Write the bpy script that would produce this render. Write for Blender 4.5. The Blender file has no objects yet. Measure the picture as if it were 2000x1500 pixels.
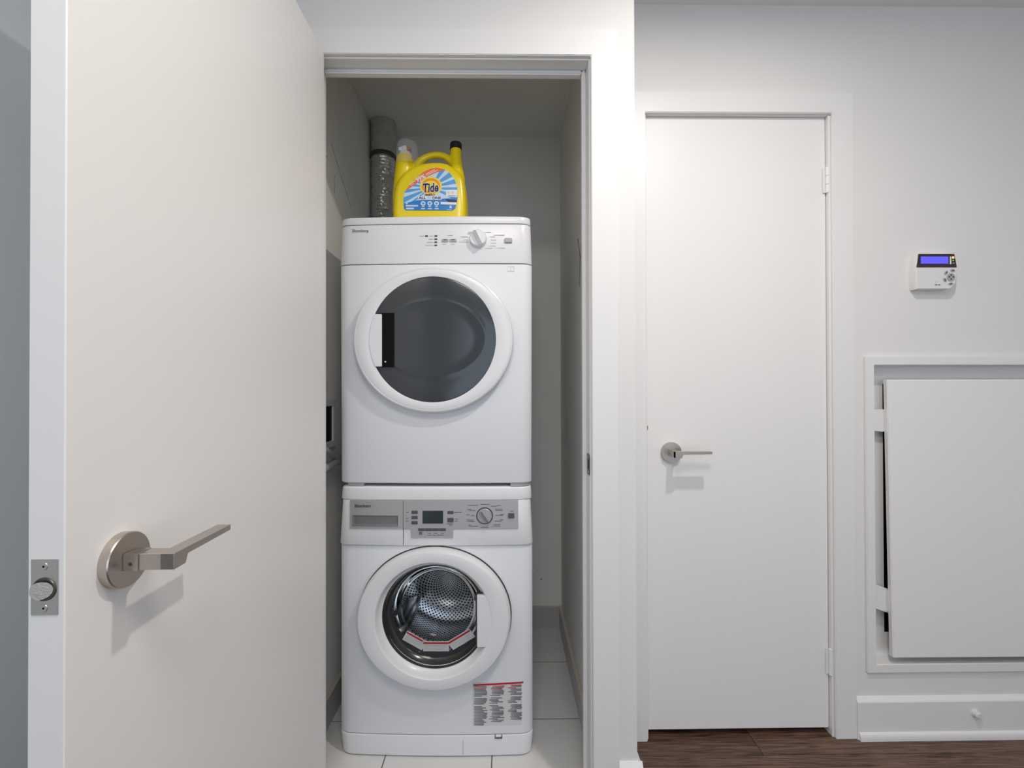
import bpy, bmesh, math, random
from mathutils import Vector, Matrix
random.seed(7)
R = math.radians
PI = math.pi
S = bpy.context.scene
C = S.collection

# ------------------------------------------------------------------ camera, light, exposure
cam_d = bpy.data.cameras.new('camera'); cam = bpy.data.objects.new('camera', cam_d); C.objects.link(cam)
cam_d.sensor_width = 36; cam_d.lens = 890 / 2000 * 36; cam_d.clip_start = 0.02
YAW, PITCH, ROLL = R(0.75), R(0.37), R(0.14)
cam.location = (0, 0, 1.16)
cam.rotation_euler = (Matrix.Rotation(-YAW, 3, 'Z') @ Matrix.Rotation(PI/2 + PITCH, 3, 'X') @ Matrix.Rotation(-ROLL, 3, 'Z')).to_euler()
S.camera = cam
S.view_settings.view_transform = 'Standard'; S.view_settings.look = 'None'
S.view_settings.gamma = 1; S.view_settings.use_curve_mapping = False
S.view_settings.exposure = 0.05
w = bpy.data.worlds.new('world'); S.world = w; w.use_nodes = True
w.node_tree.nodes['Background'].inputs[0].default_value = (0.62, 0.75, 1, 1)
w.node_tree.nodes['Background'].inputs[1].default_value = 1.0

def area(name, loc, rot, power, col, sx, sy=None, shape='RECTANGLE', spread=180):
    d = bpy.data.lights.new(name, 'AREA'); d.shape = shape; d.size = sx
    if sy: d.size_y = sy
    d.energy = power; d.color = col; d.spread = R(spread)
    o = bpy.data.objects.new(name, d); C.objects.link(o); o.location = loc; o.rotation_euler = rot
    return o
WARM = (1.0, 0.935, 0.87)
# daylight entering by the window behind the camera
area('window_daylight', (0.5, -2.32, 1.15), (R(90), 0, 0), 14, (0.80, 0.91, 1.0), 2.4, 2.2)
# the hall's ceiling lamps; the wide second disk is an added fill light
LAMPS_AND_FILL = [(0.62, 0.62, 12.0), (0.00, -0.15, 9.0), (1.60, -0.75, 3.0)]
for k, (lx, ly, lp) in enumerate(LAMPS_AND_FILL):
    area('lamp_or_fill_bulb', (lx, ly, (2.405, 2.375, 2.405)[k]), (0, 0, 0), lp, WARM, (0.08, 0.60, 0.08)[k], shape='DISK')

# ------------------------------------------------------------------ materials
def mat(name, col, rough=0.5, metal=0.0, spec=0.5, bump=0.0, bscale=60, coat=0.0, emis=0, trans=0.0, var=0.0, vscale=3):
    m = bpy.data.materials.new(name); m.use_nodes = True
    nt = m.node_tree; b = nt.nodes['Principled BSDF']
    b.inputs['Base Color'].default_value = (*col, 1); b.inputs['Roughness'].default_value = rough
    b.inputs['Metallic'].default_value = metal; b.inputs['Specular IOR Level'].default_value = spec
    b.inputs['Coat Weight'].default_value = coat
    if trans: b.inputs['Transmission Weight'].default_value = trans
    if emis:
        b.inputs['Emission Color'].default_value = (*col, 1); b.inputs['Emission Strength'].default_value = emis
    tc = nt.nodes.new('ShaderNodeTexCoord')
    if var:
        n = nt.nodes.new('ShaderNodeTexNoise'); n.inputs['Scale'].default_value = vscale; n.inputs['Detail'].default_value = 4
        r = nt.nodes.new('ShaderNodeValToRGB')
        r.color_ramp.elements[0].position = 0.3; r.color_ramp.elements[1].position = 0.7
        r.color_ramp.elements[0].color = (*[c * (1 - var) for c in col], 1); r.color_ramp.elements[1].color = (*col, 1)
        nt.links.new(tc.outputs['Object'], n.inputs['Vector']); nt.links.new(n.outputs['Fac'], r.inputs['Fac'])
        nt.links.new(r.outputs['Color'], b.inputs['Base Color'])
    if bump:
        n = nt.nodes.new('ShaderNodeTexNoise'); n.inputs['Scale'].default_value = bscale; n.inputs['Detail'].default_value = 3
        bp = nt.nodes.new('ShaderNodeBump'); bp.inputs['Strength'].default_value = bump; bp.inputs['Distance'].default_value = 0.002
        nt.links.new(tc.outputs['Object'], n.inputs['Vector']); nt.links.new(n.outputs['Fac'], bp.inputs['Height'])
        nt.links.new(bp.outputs['Normal'], b.inputs['Normal'])
    return m
def brushed(name, col, rough, axis_scale):
    m = mat(name, col, rough, 1.0); nt = m.node_tree; b = nt.nodes['Principled BSDF']
    tc = nt.nodes.new('ShaderNodeTexCoord'); mp = nt.nodes.new('ShaderNodeMapping'); mp.inputs['Scale'].default_value = axis_scale
    n = nt.nodes.new('ShaderNodeTexNoise'); n.inputs['Scale'].default_value = 40; n.inputs['Detail'].default_value = 3
    bp = nt.nodes.new('ShaderNodeBump'); bp.inputs['Strength'].default_value = 0.12; bp.inputs['Distance'].default_value = 0.001
    nt.links.new(tc.outputs['Object'], mp.inputs[0]); nt.links.new(mp.outputs[0], n.inputs['Vector'])
    nt.links.new(n.outputs['Fac'], bp.inputs['Height']); nt.links.new(bp.outputs['Normal'], b.inputs['Normal'])
    return m
M = {}
M['wall'] = mat('wall_paint', (0.81, 0.795, 0.775), 0.75, bump=0.08, bscale=180, var=0.02)
M['closet_paint'] = mat('closet_wall_paint', (0.915, 0.90, 0.845), 0.8, bump=0.1, bscale=150, var=0.05)
M['trim'] = mat('trim_paint', (0.83, 0.82, 0.805), 0.38)
M['door'] = mat('door_paint', (0.86, 0.845, 0.825), 0.42, bump=0.04, bscale=120)
M['ceiling'] = mat('ceiling_paint', (0.84, 0.83, 0.81), 0.85)
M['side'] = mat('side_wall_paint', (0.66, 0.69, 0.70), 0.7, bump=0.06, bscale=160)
M['tile'] = mat('glazed_white_tile', (0.76, 0.75, 0.73), 0.16, coat=0.2, var=0.03, vscale=5)
M['grout'] = mat('grey_grout', (0.14, 0.13, 0.125), 0.9)
M['skirting'] = mat('tile_skirting', (0.52, 0.51, 0.50), 0.3, var=0.04)
M['skirt_top'] = mat('beige_skirting_edge', (0.62, 0.56, 0.48), 0.6)
M['white'] = mat('appliance_enamel', (0.82, 0.83, 0.85), 0.42)
M['white_plastic'] = mat('white_plastic', (0.83, 0.83, 0.84), 0.27)
M['seam'] = mat('dark_seam', (0.05, 0.05, 0.055), 0.7)
M['silver'] = mat('silver_fascia', (0.46, 0.455, 0.455), 0.42, metal=0.35, bump=0.03, bscale=300)
M['silver_dark'] = mat('silver_recess', (0.21, 0.21, 0.215), 0.4, metal=0.3)
M['button'] = mat('grey_button', (0.085, 0.085, 0.09), 0.4)
M['lightbutton'] = mat('light_grey_button', (0.42, 0.42, 0.43), 0.35)
M['print'] = mat('grey_print', (0.14, 0.14, 0.15), 0.6)
M['faint'] = mat('faint_print', (0.48, 0.48, 0.49), 0.6)
M['darkprint'] = mat('dark_print', (0.03, 0.03, 0.035), 0.5)
M['lcd'] = mat('dark_lcd', (0.035, 0.048, 0.055), 0.12)
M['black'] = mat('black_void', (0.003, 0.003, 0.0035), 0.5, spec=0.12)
M['rubber'] = mat('dark_rubber', (0.03, 0.032, 0.035), 0.35)
M['smoked'] = mat('smoked_door_window', (0.040, 0.046, 0.052), 0.16, spec=0.6)
M['nickel'] = brushed('satin_nickel', (0.56, 0.50, 0.45), 0.3, (1, 14, 14))
M['steel'] = mat('worn_steel', (0.55, 0.54, 0.52), 0.34, metal=0.9, bump=0.1, bscale=200)
M['chrome'] = mat('chrome', (0.8, 0.8, 0.8), 0.1, metal=1)
M['darksteel'] = mat('dark_steel', (0.12, 0.11, 0.10), 0.4, metal=0.8)
M['galv'] = mat('galvanised_metal', (0.62, 0.63, 0.61), 0.5, metal=0.45, bump=0.25, bscale=30, var=0.25, vscale=25)
M['foil'] = mat('crinkled_foil', (0.72, 0.71, 0.69), 0.24, metal=0.95, bump=0.9, bscale=90)
M['plaster'] = mat('rough_plaster', (0.55, 0.54, 0.51), 0.9, bump=0.8, bscale=60)
M['yellow'] = mat('yellow_bottle_plastic', (0.86, 0.66, 0.002), 0.26, coat=0.15)
M['capblack'] = mat('dark_cap', (0.012, 0.010, 0.02), 0.35)
M['nozzle'] = mat('white_nozzle', (0.82, 0.82, 0.84), 0.4)
M['redbutton'] = mat('red_button', (0.40, 0.06, 0.03), 0.4)
M['l_blue'] = mat('label_blue', (0.012, 0.21, 0.60), 0.3)
M['l_mid'] = mat('label_mid_blue', (0.09, 0.37, 0.72), 0.3)
M['l_pale'] = mat('label_pale_blue', (0.60, 0.74, 0.90), 0.3)
M['l_orange'] = mat('label_orange', (0.93, 0.17, 0.045), 0.3)
M['l_amber'] = mat('label_amber', (0.95, 0.30, 0.015), 0.3)
M['l_yellow'] = mat('label_yellow', (0.95, 0.74, 0.03), 0.3)
M['l_white'] = mat('label_white', (0.82, 0.84, 0.88), 0.35)
M['l_navy'] = mat('label_navy', (0.012, 0.014, 0.10), 0.35)
M['red'] = mat('warning_red', (0.50, 0.012, 0.025), 0.4)
M['sticker'] = mat('clear_white_sticker', (0.66, 0.675, 0.66), 0.35)
M['papertint'] = mat('label_paper', (0.66, 0.67, 0.64), 0.4)
M['keypad'] = mat('keypad_plastic', (0.80, 0.79, 0.775), 0.35)
M['bezel'] = mat('dark_brown_bezel', (0.035, 0.014, 0.017), 0.2)
M['screen'] = mat('lit_blue_screen', (0.09, 0.085, 0.90), 0.3, emis=0.68)
M['led'] = mat('amber_light', (1.0, 0.50, 0.12), 0.3, emis=0.9)
M['ledg'] = mat('green_light', (0.45, 0.75, 0.10), 0.3, emis=0.5)
M['lamp'] = mat('lamp_lens', (1.0, 0.95, 0.88), 0.3, emis=4)
M['chip'] = mat('bare_wood_chip', (0.55, 0.27, 0.12), 0.8)
M['hose'] = mat('grey_hose', (0.42, 0.43, 0.45), 0.5)
M['scuff'] = mat('grey_scuff', (0.27, 0.26, 0.25), 0.9)
M['rub_white'] = mat('white_rubber', (0.75, 0.74, 0.72), 0.5)

def glass_mat(name, tint, a):
    m = bpy.data.materials.new(name); m.use_nodes = True; nt = m.node_tree; nt.nodes.clear()
    o = nt.nodes.new('ShaderNodeOutputMaterial'); mx = nt.nodes.new('ShaderNodeMixShader')
    t = nt.nodes.new('ShaderNodeBsdfTransparent'); t.inputs[0].default_value = (*tint, 1)
    g = nt.nodes.new('ShaderNodeBsdfGlossy'); g.inputs['Roughness'].default_value = 0.04
    f = nt.nodes.new('ShaderNodeFresnel'); f.inputs[0].default_value = a
    nt.links.new(f.outputs[0], mx.inputs[0]); nt.links.new(t.outputs[0], mx.inputs[1]); nt.links.new(g.outputs[0], mx.inputs[2])
    nt.links.new(mx.outputs[0], o.inputs[0]); return m
M['glass'] = glass_mat('door_glass', (0.93, 0.95, 0.96), 1.28)
def cloudy(name):
    m = bpy.data.materials.new(name); m.use_nodes = True; nt = m.node_tree; nt.nodes.clear()
    o = nt.nodes.new('ShaderNodeOutputMaterial'); mx = nt.nodes.new('ShaderNodeMixShader'); mx.inputs[0].default_value = 0.17
    t = nt.nodes.new('ShaderNodeBsdfTransparent'); d = nt.nodes.new('ShaderNodeBsdfPrincipled')
    d.inputs['Base Color'].default_value = (0.9, 0.9, 0.92, 1); d.inputs['Roughness'].default_value = 0.2
    nt.links.new(t.outputs[0], mx.inputs[1]); nt.links.new(d.outputs[0], mx.inputs[2]); nt.links.new(mx.outputs[0], o.inputs[0]); return m
M['clearcap'] = cloudy('clear_cap_plastic')

def drum_mat():
    m = mat('perforated_drum_steel', (0.8, 0.8, 0.8), 0.3, metal=0.8); nt = m.node_tree; b = nt.nodes['Principled BSDF']
    uv = nt.nodes.new('ShaderNodeUVMap'); mp = nt.nodes.new('ShaderNodeMapping'); mp.inputs['Rotation'].default_value = (0, 0, R(45))
    v = nt.nodes.new('ShaderNodeTexVoronoi'); v.inputs['Scale'].default_value = 1.0; v.inputs['Randomness'].default_value = 0.0
    r = nt.nodes.new('ShaderNodeValToRGB'); r.color_ramp.elements[0].position = 0.27; r.color_ramp.elements[1].position = 0.33
    r.color_ramp.elements[0].color = (0.01, 0.01, 0.012, 1); r.color_ramp.elements[1].color = (0.85, 0.85, 0.86, 1)
    nt.links.new(uv.outputs[0], mp.inputs[0]); nt.links.new(mp.outputs[0], v.inputs['Vector'])
    nt.links.new(v.outputs['Distance'], r.inputs['Fac']); nt.links.new(r.outputs[0], b.inputs['Base Color'])
    return m
M['drum'] = drum_mat()

def wood_mat():
    m = mat('dark_stained_oak', (0.07, 0.04, 0.03), 0.38, spec=0.35); nt = m.node_tree; b = nt.nodes['Principled BSDF']
    tc = nt.nodes.new('ShaderNodeTexCoord'); oi = nt.nodes.new('ShaderNodeObjectInfo')
    ad = nt.nodes.new('ShaderNodeVectorMath'); ad.operation = 'ADD'
    sc = nt.nodes.new('ShaderNodeVectorMath'); sc.operation = 'SCALE'; sc.inputs['Scale'].default_value = 40
    cb = nt.nodes.new('ShaderNodeCombineXYZ')
    nt.links.new(oi.outputs['Random'], cb.inputs[0]); nt.links.new(oi.outputs['Random'], cb.inputs[1]); nt.links.new(cb.outputs[0], sc.inputs[0])
    nt.links.new(tc.outputs['Object'], ad.inputs[0]); nt.links.new(sc.outputs[0], ad.inputs[1])
    mp = nt.nodes.new('ShaderNodeMapping'); mp.inputs['Scale'].default_value = (2.2, 46, 1)
    nt.links.new(ad.outputs[0], mp.inputs[0])
    n = nt.nodes.new('ShaderNodeTexNoise'); n.inputs['Scale'].default_value = 3.0; n.inputs['Detail'].default_value = 8; n.inputs['Distortion'].default_value = 1.3
    nt.links.new(mp.outputs[0], n.inputs['Vector'])
    r = nt.nodes.new('ShaderNodeValToRGB')
    r.color_ramp.elements[0].position = 0.33; r.color_ramp.elements[1].position = 0.68
    r.color_ramp.elements[0].color = (0.036, 0.018, 0.012, 1); r.color_ramp.elements[1].color = (0.19, 0.112, 0.078, 1)
    nt.links.new(n.outputs['Fac'], r.inputs['Fac'])
    hs = nt.nodes.new('ShaderNodeHueSaturation'); mr = nt.nodes.new('ShaderNodeMapRange')
    mr.inputs['To Min'].default_value = 0.8; mr.inputs['To Max'].default_value = 1.15
    nt.links.new(oi.outputs['Random'], mr.inputs['Value']); nt.links.new(mr.outputs[0], hs.inputs['Value'])
    nt.links.new(r.outputs[0], hs.inputs['Color']); nt.links.new(hs.outputs[0], b.inputs['Base Color'])
    bp = nt.nodes.new('ShaderNodeBump'); bp.inputs['Strength'].default_value = 0.25; bp.inputs['Distance'].default_value = 0.001
    nt.links.new(n.outputs['Fac'], bp.inputs['Height']); nt.links.new(bp.outputs['Normal'], b.inputs['Normal'])
    return m
M['wood'] = wood_mat()

# ------------------------------------------------------------------ mesh helpers
def bx(bm, x0, x1, y0, y1, z0, z1):
    v = [bm.verts.new((x, y, z)) for x in (x0, x1) for y in (y0, y1) for z in (z0, z1)]
    for f in ((0,1,3,2),(4,6,7,5),(0,4,5,1),(2,3,7,6),(0,2,6,4),(1,5,7,3)): bm.faces.new([v[i] for i in f])
    return v
def prism(bm, pts, y0, y1):
    """polygon in x,z extruded along y"""
    a = [bm.verts.new((x, y0, z)) for x, z in pts]; b = [bm.verts.new((x, y1, z)) for x, z in pts]
    bm.faces.new(a); bm.faces.new(b[::-1]); n = len(pts)
    for i in range(n): bm.faces.new((a[i], b[i], b[(i+1) % n], a[(i+1) % n]))
def loft(bm, rings, cap0=True, cap1=True, closed=True):
    vs = [[bm.verts.new(p) for p in r] for r in rings]
    for a, b in zip(vs, vs[1:]):
        n = len(a)
        for i in range(n if closed else n-1): bm.faces.new((a[i], a[(i+1) % n], b[(i+1) % n], b[i]))
    if cap0: bm.faces.new(vs[0][::-1])
    if cap1: bm.faces.new(vs[-1])
    return vs
def ell(rx, rz, y, cx=0, cz=0, n=96):
    return [(cx + rx*math.cos(2*PI*i/n), y, cz + rz*math.sin(2*PI*i/n)) for i in range(n)]
def circ_z(r, z, cx=0, cy=0, n=48):
    return [(cx + r*math.cos(2*PI*i/n), cy + r*math.sin(2*PI*i/n), z) for i in range(n)]
def tube(bm, pts, r, n=16, cap=True):
    pts = [Vector(p) for p in pts]; rr = r if isinstance(r, (list, tuple)) else [r]*len(pts)
    rings = []; up = Vector((0, 0, 1))
    for i, p in enumerate(pts):
        d = (pts[min(i+1, len(pts)-1)] - pts[max(i-1, 0)]).normalized()
        u = up if abs(d.dot(up)) < 0.95 else Vector((0, 1, 0))
        a = d.cross(u).normalized(); b = a.cross(d).normalized()
        rings.append([p + a*math.cos(2*PI*k/n)*rr[i] + b*math.sin(2*PI*k/n)*rr[i] for k in range(n)])
    loft(bm, rings, cap, cap)
def obj(name, bm, m, parent=None, smooth=True, angle=32, bevel=0, seg=2):
    bmesh.ops.recalc_face_normals(bm, faces=bm.faces[:])
    if bevel:
        bmesh.ops.bevel(bm, geom=[e for e in bm.edges if e.calc_face_angle(0) > 0.6], offset=bevel, segments=seg, affect='EDGES', clamp_overlap=True)
    me = bpy.data.meshes.new(name); bm.to_mesh(me); bm.free()
    if smooth:
        me.polygons.foreach_set('use_smooth', [True]*len(me.polygons)); me.set_sharp_from_angle(angle=R(angle))
    me.materials.append(M[m] if isinstance(m, str) else m)
    o = bpy.data.objects.new(name, me); C.objects.link(o)
    if parent: o.parent = parent
    return o
def box(name, x0, x1, y0, y1, z0, z1, m, parent=None, bevel=0, seg=2):
    bm = bmesh.new(); bx(bm, x0, x1, y0, y1, z0, z1); return obj(name, bm, m, parent, bevel=bevel, seg=seg)
def tag(o, label, cat, kind=None, group=None):
    o['label'] = label; o['category'] = cat
    if kind: o['kind'] = kind
    if group: o['group'] = group
    return o
def thing(name, loc, label, cat, rz=0, kind=None, group=None):
    o = bpy.data.objects.new(name, None); C.objects.link(o); o.location = loc; o.rotation_euler = (0, 0, rz)
    o.empty_display_size = 0.05
    return tag(o, label, cat, kind, group)
def evaluated(o):
    """bake the object's modifiers into its mesh"""
    dg = bpy.context.evaluated_depsgraph_get(); dg.update()
    me = bpy.data.meshes.new_from_object(o.evaluated_get(dg)); old = o.data
    o.modifiers.clear(); o.data = me; me.name = o.name
    if not me.materials and old.materials: me.materials.append(old.materials[0])
    return o
def lettering(name, body, width, height, loc, m, parent, depth=0.0004, shear=0, bold=0.0, rot=0):
    """flat letters facing -Y, centred on loc, fitted to width x height (metres)"""
    cu = bpy.data.curves.new('t', 'FONT'); cu.body = body; cu.size = 1; cu.shear = shear; cu.offset = bold
    cu.extrude = 0; cu.resolution_u = 3; cu.align_x = 'LEFT'
    t = bpy.data.objects.new('t', cu); C.objects.link(t)
    dg = bpy.context.evaluated_depsgraph_get(); dg.update()
    me = bpy.data.meshes.new_from_object(t.evaluated_get(dg))
    bpy.data.objects.remove(t); xs = [v.co.x for v in me.vertices]; ys = [v.co.y for v in me.vertices]
    x0, x1, y0, y1 = min(xs), max(xs), min(ys), max(ys); c, s = math.cos(rot), math.sin(rot)
    for v in me.vertices:
        a = ((v.co.x - x0)/(x1-x0) - .5)*width; b = ((v.co.y-y0)/(y1-y0) - .5)*height
        v.co = (a*c - b*s, 0, a*s + b*c)
    me.materials.clear(); me.materials.append(M[m]); me.name = name
    o = bpy.data.objects.new(name, me); C.objects.link(o); o.parent = parent; o.location = loc
    return o

# ------------------------------------------------------------------ the setting
YW = 1.247          # face of the closet partition
YB = 1.500          # face of the hall's end wall
XC = 0.356          # outer corner of the closet
HC = 2.430          # hall ceiling
def struct(o, label, cat): return tag(o, label, cat, 'structure')

# hall floor of oak planks
fl = box('floor', -1.05, 2.30, -2.4, YB + 0.20, -0.05, -0.010, 'grout')
struct(fl, 'dark brown oak plank floor of the hall', 'floor')
pw = 0.127
def plank(x0, x1, y0, y1):
    bm = bmesh.new(); g = 0.0006
    bx(bm, x0 + g, x1 - g, y0 + g, y1 - g, -0.010, 0)
    return obj('floor_plank', bm, 'wood', fl, bevel=0.0012, seg=1)
row = 0; y = 1.557
while y > -2.3:
    y0 = y - pw
    cuts = [0.808] if row == 0 else ([1.75] if row == 1 else [random.uniform(-0.7, 0.4), random.uniform(0.7, 1.9)])
    xs = [-1.05] + cuts + [2.30]
    for a, b in zip(xs, xs[1:]):
        if y0 > YW - 0.02:                       # beside the closet
            a = max(a, XC - 0.05)
            if b <= a: continue
            plank(a, b, y0, y)
        elif y > YW:
            if b > XC - 0.05: plank(max(a, XC - 0.05), b, YW - 0.002, y)
            plank(a, b, y0, YW - 0.003)
        else: plank(a, b, y0, y)
    y = y0; row += 1
plank(XC - .05, 2.3, 1.558, 1.70)
# closet floor of white tiles
cf = box('floor', -0.62, 0.32, YW, 2.215, -0.05, -0.0007, 'grout'); struct(cf, 'white square tile floor inside the laundry closet', 'floor')
gx = [-0.62, -0.382, -0.047, 0.262]; gy = [YW, 1.27, 1.598, 1.928, 2.206]
for a, b in zip(gx, gx[1:]):
    for c, d in zip(gy, gy[1:]):
        bm = bmesh.new(); g = 0.0019; bx(bm, a+g, b-g, c+g, d-g, -0.0007, 0.0); obj('floor_tile', bm, 'tile', cf, smooth=False)

def wall(name, boxes, m, label, cat='wall'):
    bm = bmesh.new()
    for b in boxes: bx(bm, *b)
    return struct(obj(name, bm, m, smooth=False), label, cat)
# closet opening: -0.520 .. 0.229, head 2.060
OL, OR, OH = -0.525, 0.229, 2.060
wall('wall_front', [(-1.05, OL-0.015, YW, 1.326, 0, HC), (OR+0.015, XC, YW, 1.326, 0, HC), (OL-0.015, OR+0.015, YW, 1.326, OH+0.015, HC)], 'wall',
     'white partition wall around the laundry closet opening')
wall('wall_closet_right', [(0.265, XC, 1.326, YB+0.09, 0, HC), (0.265, XC-0.05, YB+0.09, 2.30, 0, HC)], 'closet_paint', 'pale inner side wall at the right of the washer')
wall('wall_closet_left', [(-0.70, -0.62, 1.326, 2.30, 0, HC)], 'closet_paint', 'scuffed pale inner side wall at the left of the washer')
wall('wall_closet_back', [(-0.62, 0.265, 2.206, 2.30, 0, HC)], 'closet_paint', 'pale rear wall of the laundry closet behind the machines')
wall('ceiling', [(-0.62, 0.265, 1.326, 2.206, 2.376, 2.43)], 'closet_paint', 'low ceiling inside the laundry closet', 'ceiling')
wall('ceiling', [(-1.15, 2.40, -2.5, YB+0.1, HC, HC+0.08)], 'ceiling', 'flat white ceiling of the hall', 'ceiling')
# end wall with door opening and access opening
DL, DR, DH = 0.4655, 1.0765, 2.064
AL, AR, AB, AT = 1.217, 2.05, 0.244, 1.229
wall('wall_back', [(XC, DL-0.015, YB, YB+0.09, 0, HC), (DL-0.015, DR+0.015, YB, YB+0.09, DH+0.015, HC),
                   (DR+0.015, AL, YB, YB+0.09, 0, HC), (AL, AR, YB, YB+0.09, AT, HC), (AL, AR, YB, YB+0.09, 0, AB), (AR, 2.30, YB, YB+0.09, 0, HC)],
     'wall', 'white end wall of the hall with the narrow closed door')
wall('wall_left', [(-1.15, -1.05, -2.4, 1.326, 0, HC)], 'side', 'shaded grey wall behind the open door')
wall('wall_right', [(2.30, 2.40, -2.4, YB+0.09, 0, HC)], 'wall', 'white side wall of the hall right of the access panel')
wall('wall_behind', [(-1.15, -0.72, -2.5, -2.4, 0, HC), (1.72, 2.40, -2.5, -2.4, 0, HC), (-0.72, 1.72, -2.5, -2.4, 0, 0.02), (-0.72, 1.72, -2.5, -2.4, 2.3, HC)],
     'wall', 'white wall with the wide window behind the camera')
bm = bmesh.new()
for a in ((-0.72, 1.72, 0.02, 0.07), (-0.72, 1.72, 2.25, 2.3), (-0.72, -0.67, 0.07, 2.25), (1.67, 1.72, 0.07, 2.25), (0.475, 0.525, 0.07, 2.25)):
    bx(bm, a[0], a[1], -2.48, -2.42, a[2], a[3])
win = struct(obj('window_1', bm, 'trim'), 'wide white framed window behind the camera', 'window')
# black panel painted as the unlit space behind the closed door
wall('wall_behind_door', [(XC, 1.18, 1.72, 1.78, 0, HC)], 'black', 'black panel for the unlit space beyond the gap under the closed door')

# casings, jambs, stops
def casing(name, l, r, h, wdt, y0, y1, label, lout=None):
    bm = bmesh.new(); lo = l - wdt if lout is None else lout; ro = r + wdt; t = h + wdt
    prism(bm, [(lo, 0), (l, 0), (l, h), (r, h), (r, 0), (ro, 0), (ro, t), (lo, t)], y0, y1)
    o = obj(name, bm, 'trim', bevel=0.0018, seg=2); return struct(o, label, 'door casing')
casing('trim_1', OL-0.005, 0.234, 2.065, 0.071, 1.235, YW, 'flat white casing framing the laundry closet opening')
casing('trim_2', 0.460, 1.082, DH+0.001, 0.069, 1.489, YB, 'flat white casing framing the narrow closed door')
def jamb(name, l, r, h, y0, y1, stop, label):
    bm = bmesh.new(); t = 0.015
    bx(bm, l-t, l, y0, y1, 0, h+t); bx(bm, r, r+t, y0, y1, 0, h+t); bx(bm, l, r, y0, y1, h, h+t)
    j = struct(obj(name, bm, 'trim', bevel=0.001, seg=1), label, 'door jamb')
    if stop:
        bm = bmesh.new(); s0, s1, p = stop
        bx(bm, l, l+p, s0, s1, 0, h); bx(bm, r-p, r, s0, s1, 0, h); bx(bm, l+p, r-p, s0, s1, h-p, h)
        obj('door_stop_strip', bm, 'trim', j, bevel=0.003, seg=3)
    return j
j1 = jamb('trim_3', OL, OR, OH, YW, 1.326, (1.286, 1.308, 0.012), 'white jamb lining the laundry closet opening')
jamb('trim_4', DL, DR, DH, YB, YB+0.09, (YB+0.052, YB+0.072, 0.012), 'white jamb lining the narrow closed door')

# strike plate in the right jamb of the closet
sp = bpy.data.objects.new('strike_plate', bpy.data.meshes.new('strike_plate'))
bm = bmesh.new(); zc = 0.945
bx(bm, OR-0.0015, OR, 1.247, 1.279, zc-0.029, zc+0.029)
bx(bm, OR-0.0022, OR+0.0, 1.2445, 1.249, zc-0.022, zc+0.022)
spo = obj('strike_plate', bm, 'darksteel', j1, bevel=0.0004, seg=1)
spo['label'] = 'tarnished metal strike plate'
box('strike_hole', OR-0.0019, OR-0.0012, 1.256, 1.268, zc-0.012, zc+0.012, 'black', spo)
for s in (-1, 1):
    bm = bmesh.new(); loft(bm, [[(OR-0.0015, 1.262+.0035*math.cos(a*PI/6), zc+s*.021+.0035*math.sin(a*PI/6)) for a in range(12)], [(OR-0.0027, 1.262+.002*math.cos(a*PI/6), zc+s*.021+.002*math.sin(a*PI/6)) for a in range(12)]])
    obj('screw', bm, 'steel', spo)

# baseboards
def base_profile(bm, x0, x1, y, zt, t, side=-1):
    pr = [(0, 0), (t, 0), (t, zt-0.014), (t-0.002, zt-0.010), (t-0.009, zt-0.001), (t-0.010, zt), (0, zt)]
    loft(bm, [[(x0, y + side*a, b) for a, b in pr], [(x1, y + side*a, b) for a, b in pr]])
bm = bmesh.new(); base_profile(bm, 1.151, 2.30, YB, 0.134, 0.013)
bb = struct(obj('baseboard_back', bm, 'trim', smooth=False), 'tall white baseboard under the access panel', 'baseboard')
bm = bmesh.new()
q = [(0, 0)] + [(0.013 + 0.009*math.cos(a), 0.004 + 0.020*math.sin(a)) for a in [i*PI/16 for i in range(9)]]
q = [(0.0, 0), (0.022, 0)] + q[1:] + [(0.0, 0.024)]
loft(bm, [[(1.155, YB - a, b) for a, b in q], [(2.30, YB - a, b) for a, b in q]])
struct(obj('trim_5', bm, 'trim', angle=50), 'white quarter round shoe moulding along the wood floor', 'moulding')
bm = bmesh.new()
pr = [(0, 0), (0.013, 0), (0.013, 0.127), (0.004, 0.138), (0, 0.138)]
loft(bm, [[(0.305, YW - a, b) for a, b in pr], [(XC + 0.013, YW - a, b) for a, b in pr]])
loft(bm, [[(XC + a, YW - 0.0, b) for a, b in pr], [(XC + a, 1.488, b) for a, b in pr]])
struct(obj('baseboard_front', bm, 'trim', smooth=False), 'white baseboard at the outer corner of the laundry closet', 'baseboard')
bm = bmesh.new()
bx(bm, 0.253, 0.265, 1.326, 2.206, 0, 0.098); bbr = struct(obj('baseboard_closet_right', bm, 'skirting'), 'grey tile skirting at the right inside the closet', 'baseboard')
box('edge_strip', 0.2515, 0.265, 1.326, 2.206, 0.098, 0.103, 'skirt_top', bbr, bevel=0.001)
bm = bmesh.new(); bx(bm, -0.62, 0.253, 2.194, 2.206, 0, 0.098); bbk = struct(obj('baseboard_closet_back', bm, 'skirting'), 'grey tile skirting along the rear of the closet', 'baseboard')
box('edge_strip', -0.62, 0.2515, 2.1925, 2.206, 0.098, 0.103, 'skirt_top', bbk, bevel=0.001)
bm = bmesh.new(); bx(bm, -0.62, -0.608, 1.326, 2.194, 0, 0.098); bbl = struct(obj('baseboard_closet_left', bm, 'skirting'), 'grey tile skirting at the left inside the closet', 'baseboard')
box('edge_strip', -0.62, -0.6065, 1.326, 2.1925, 0.098, 0.103, 'skirt_top', bbl, bevel=0.001)

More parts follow.
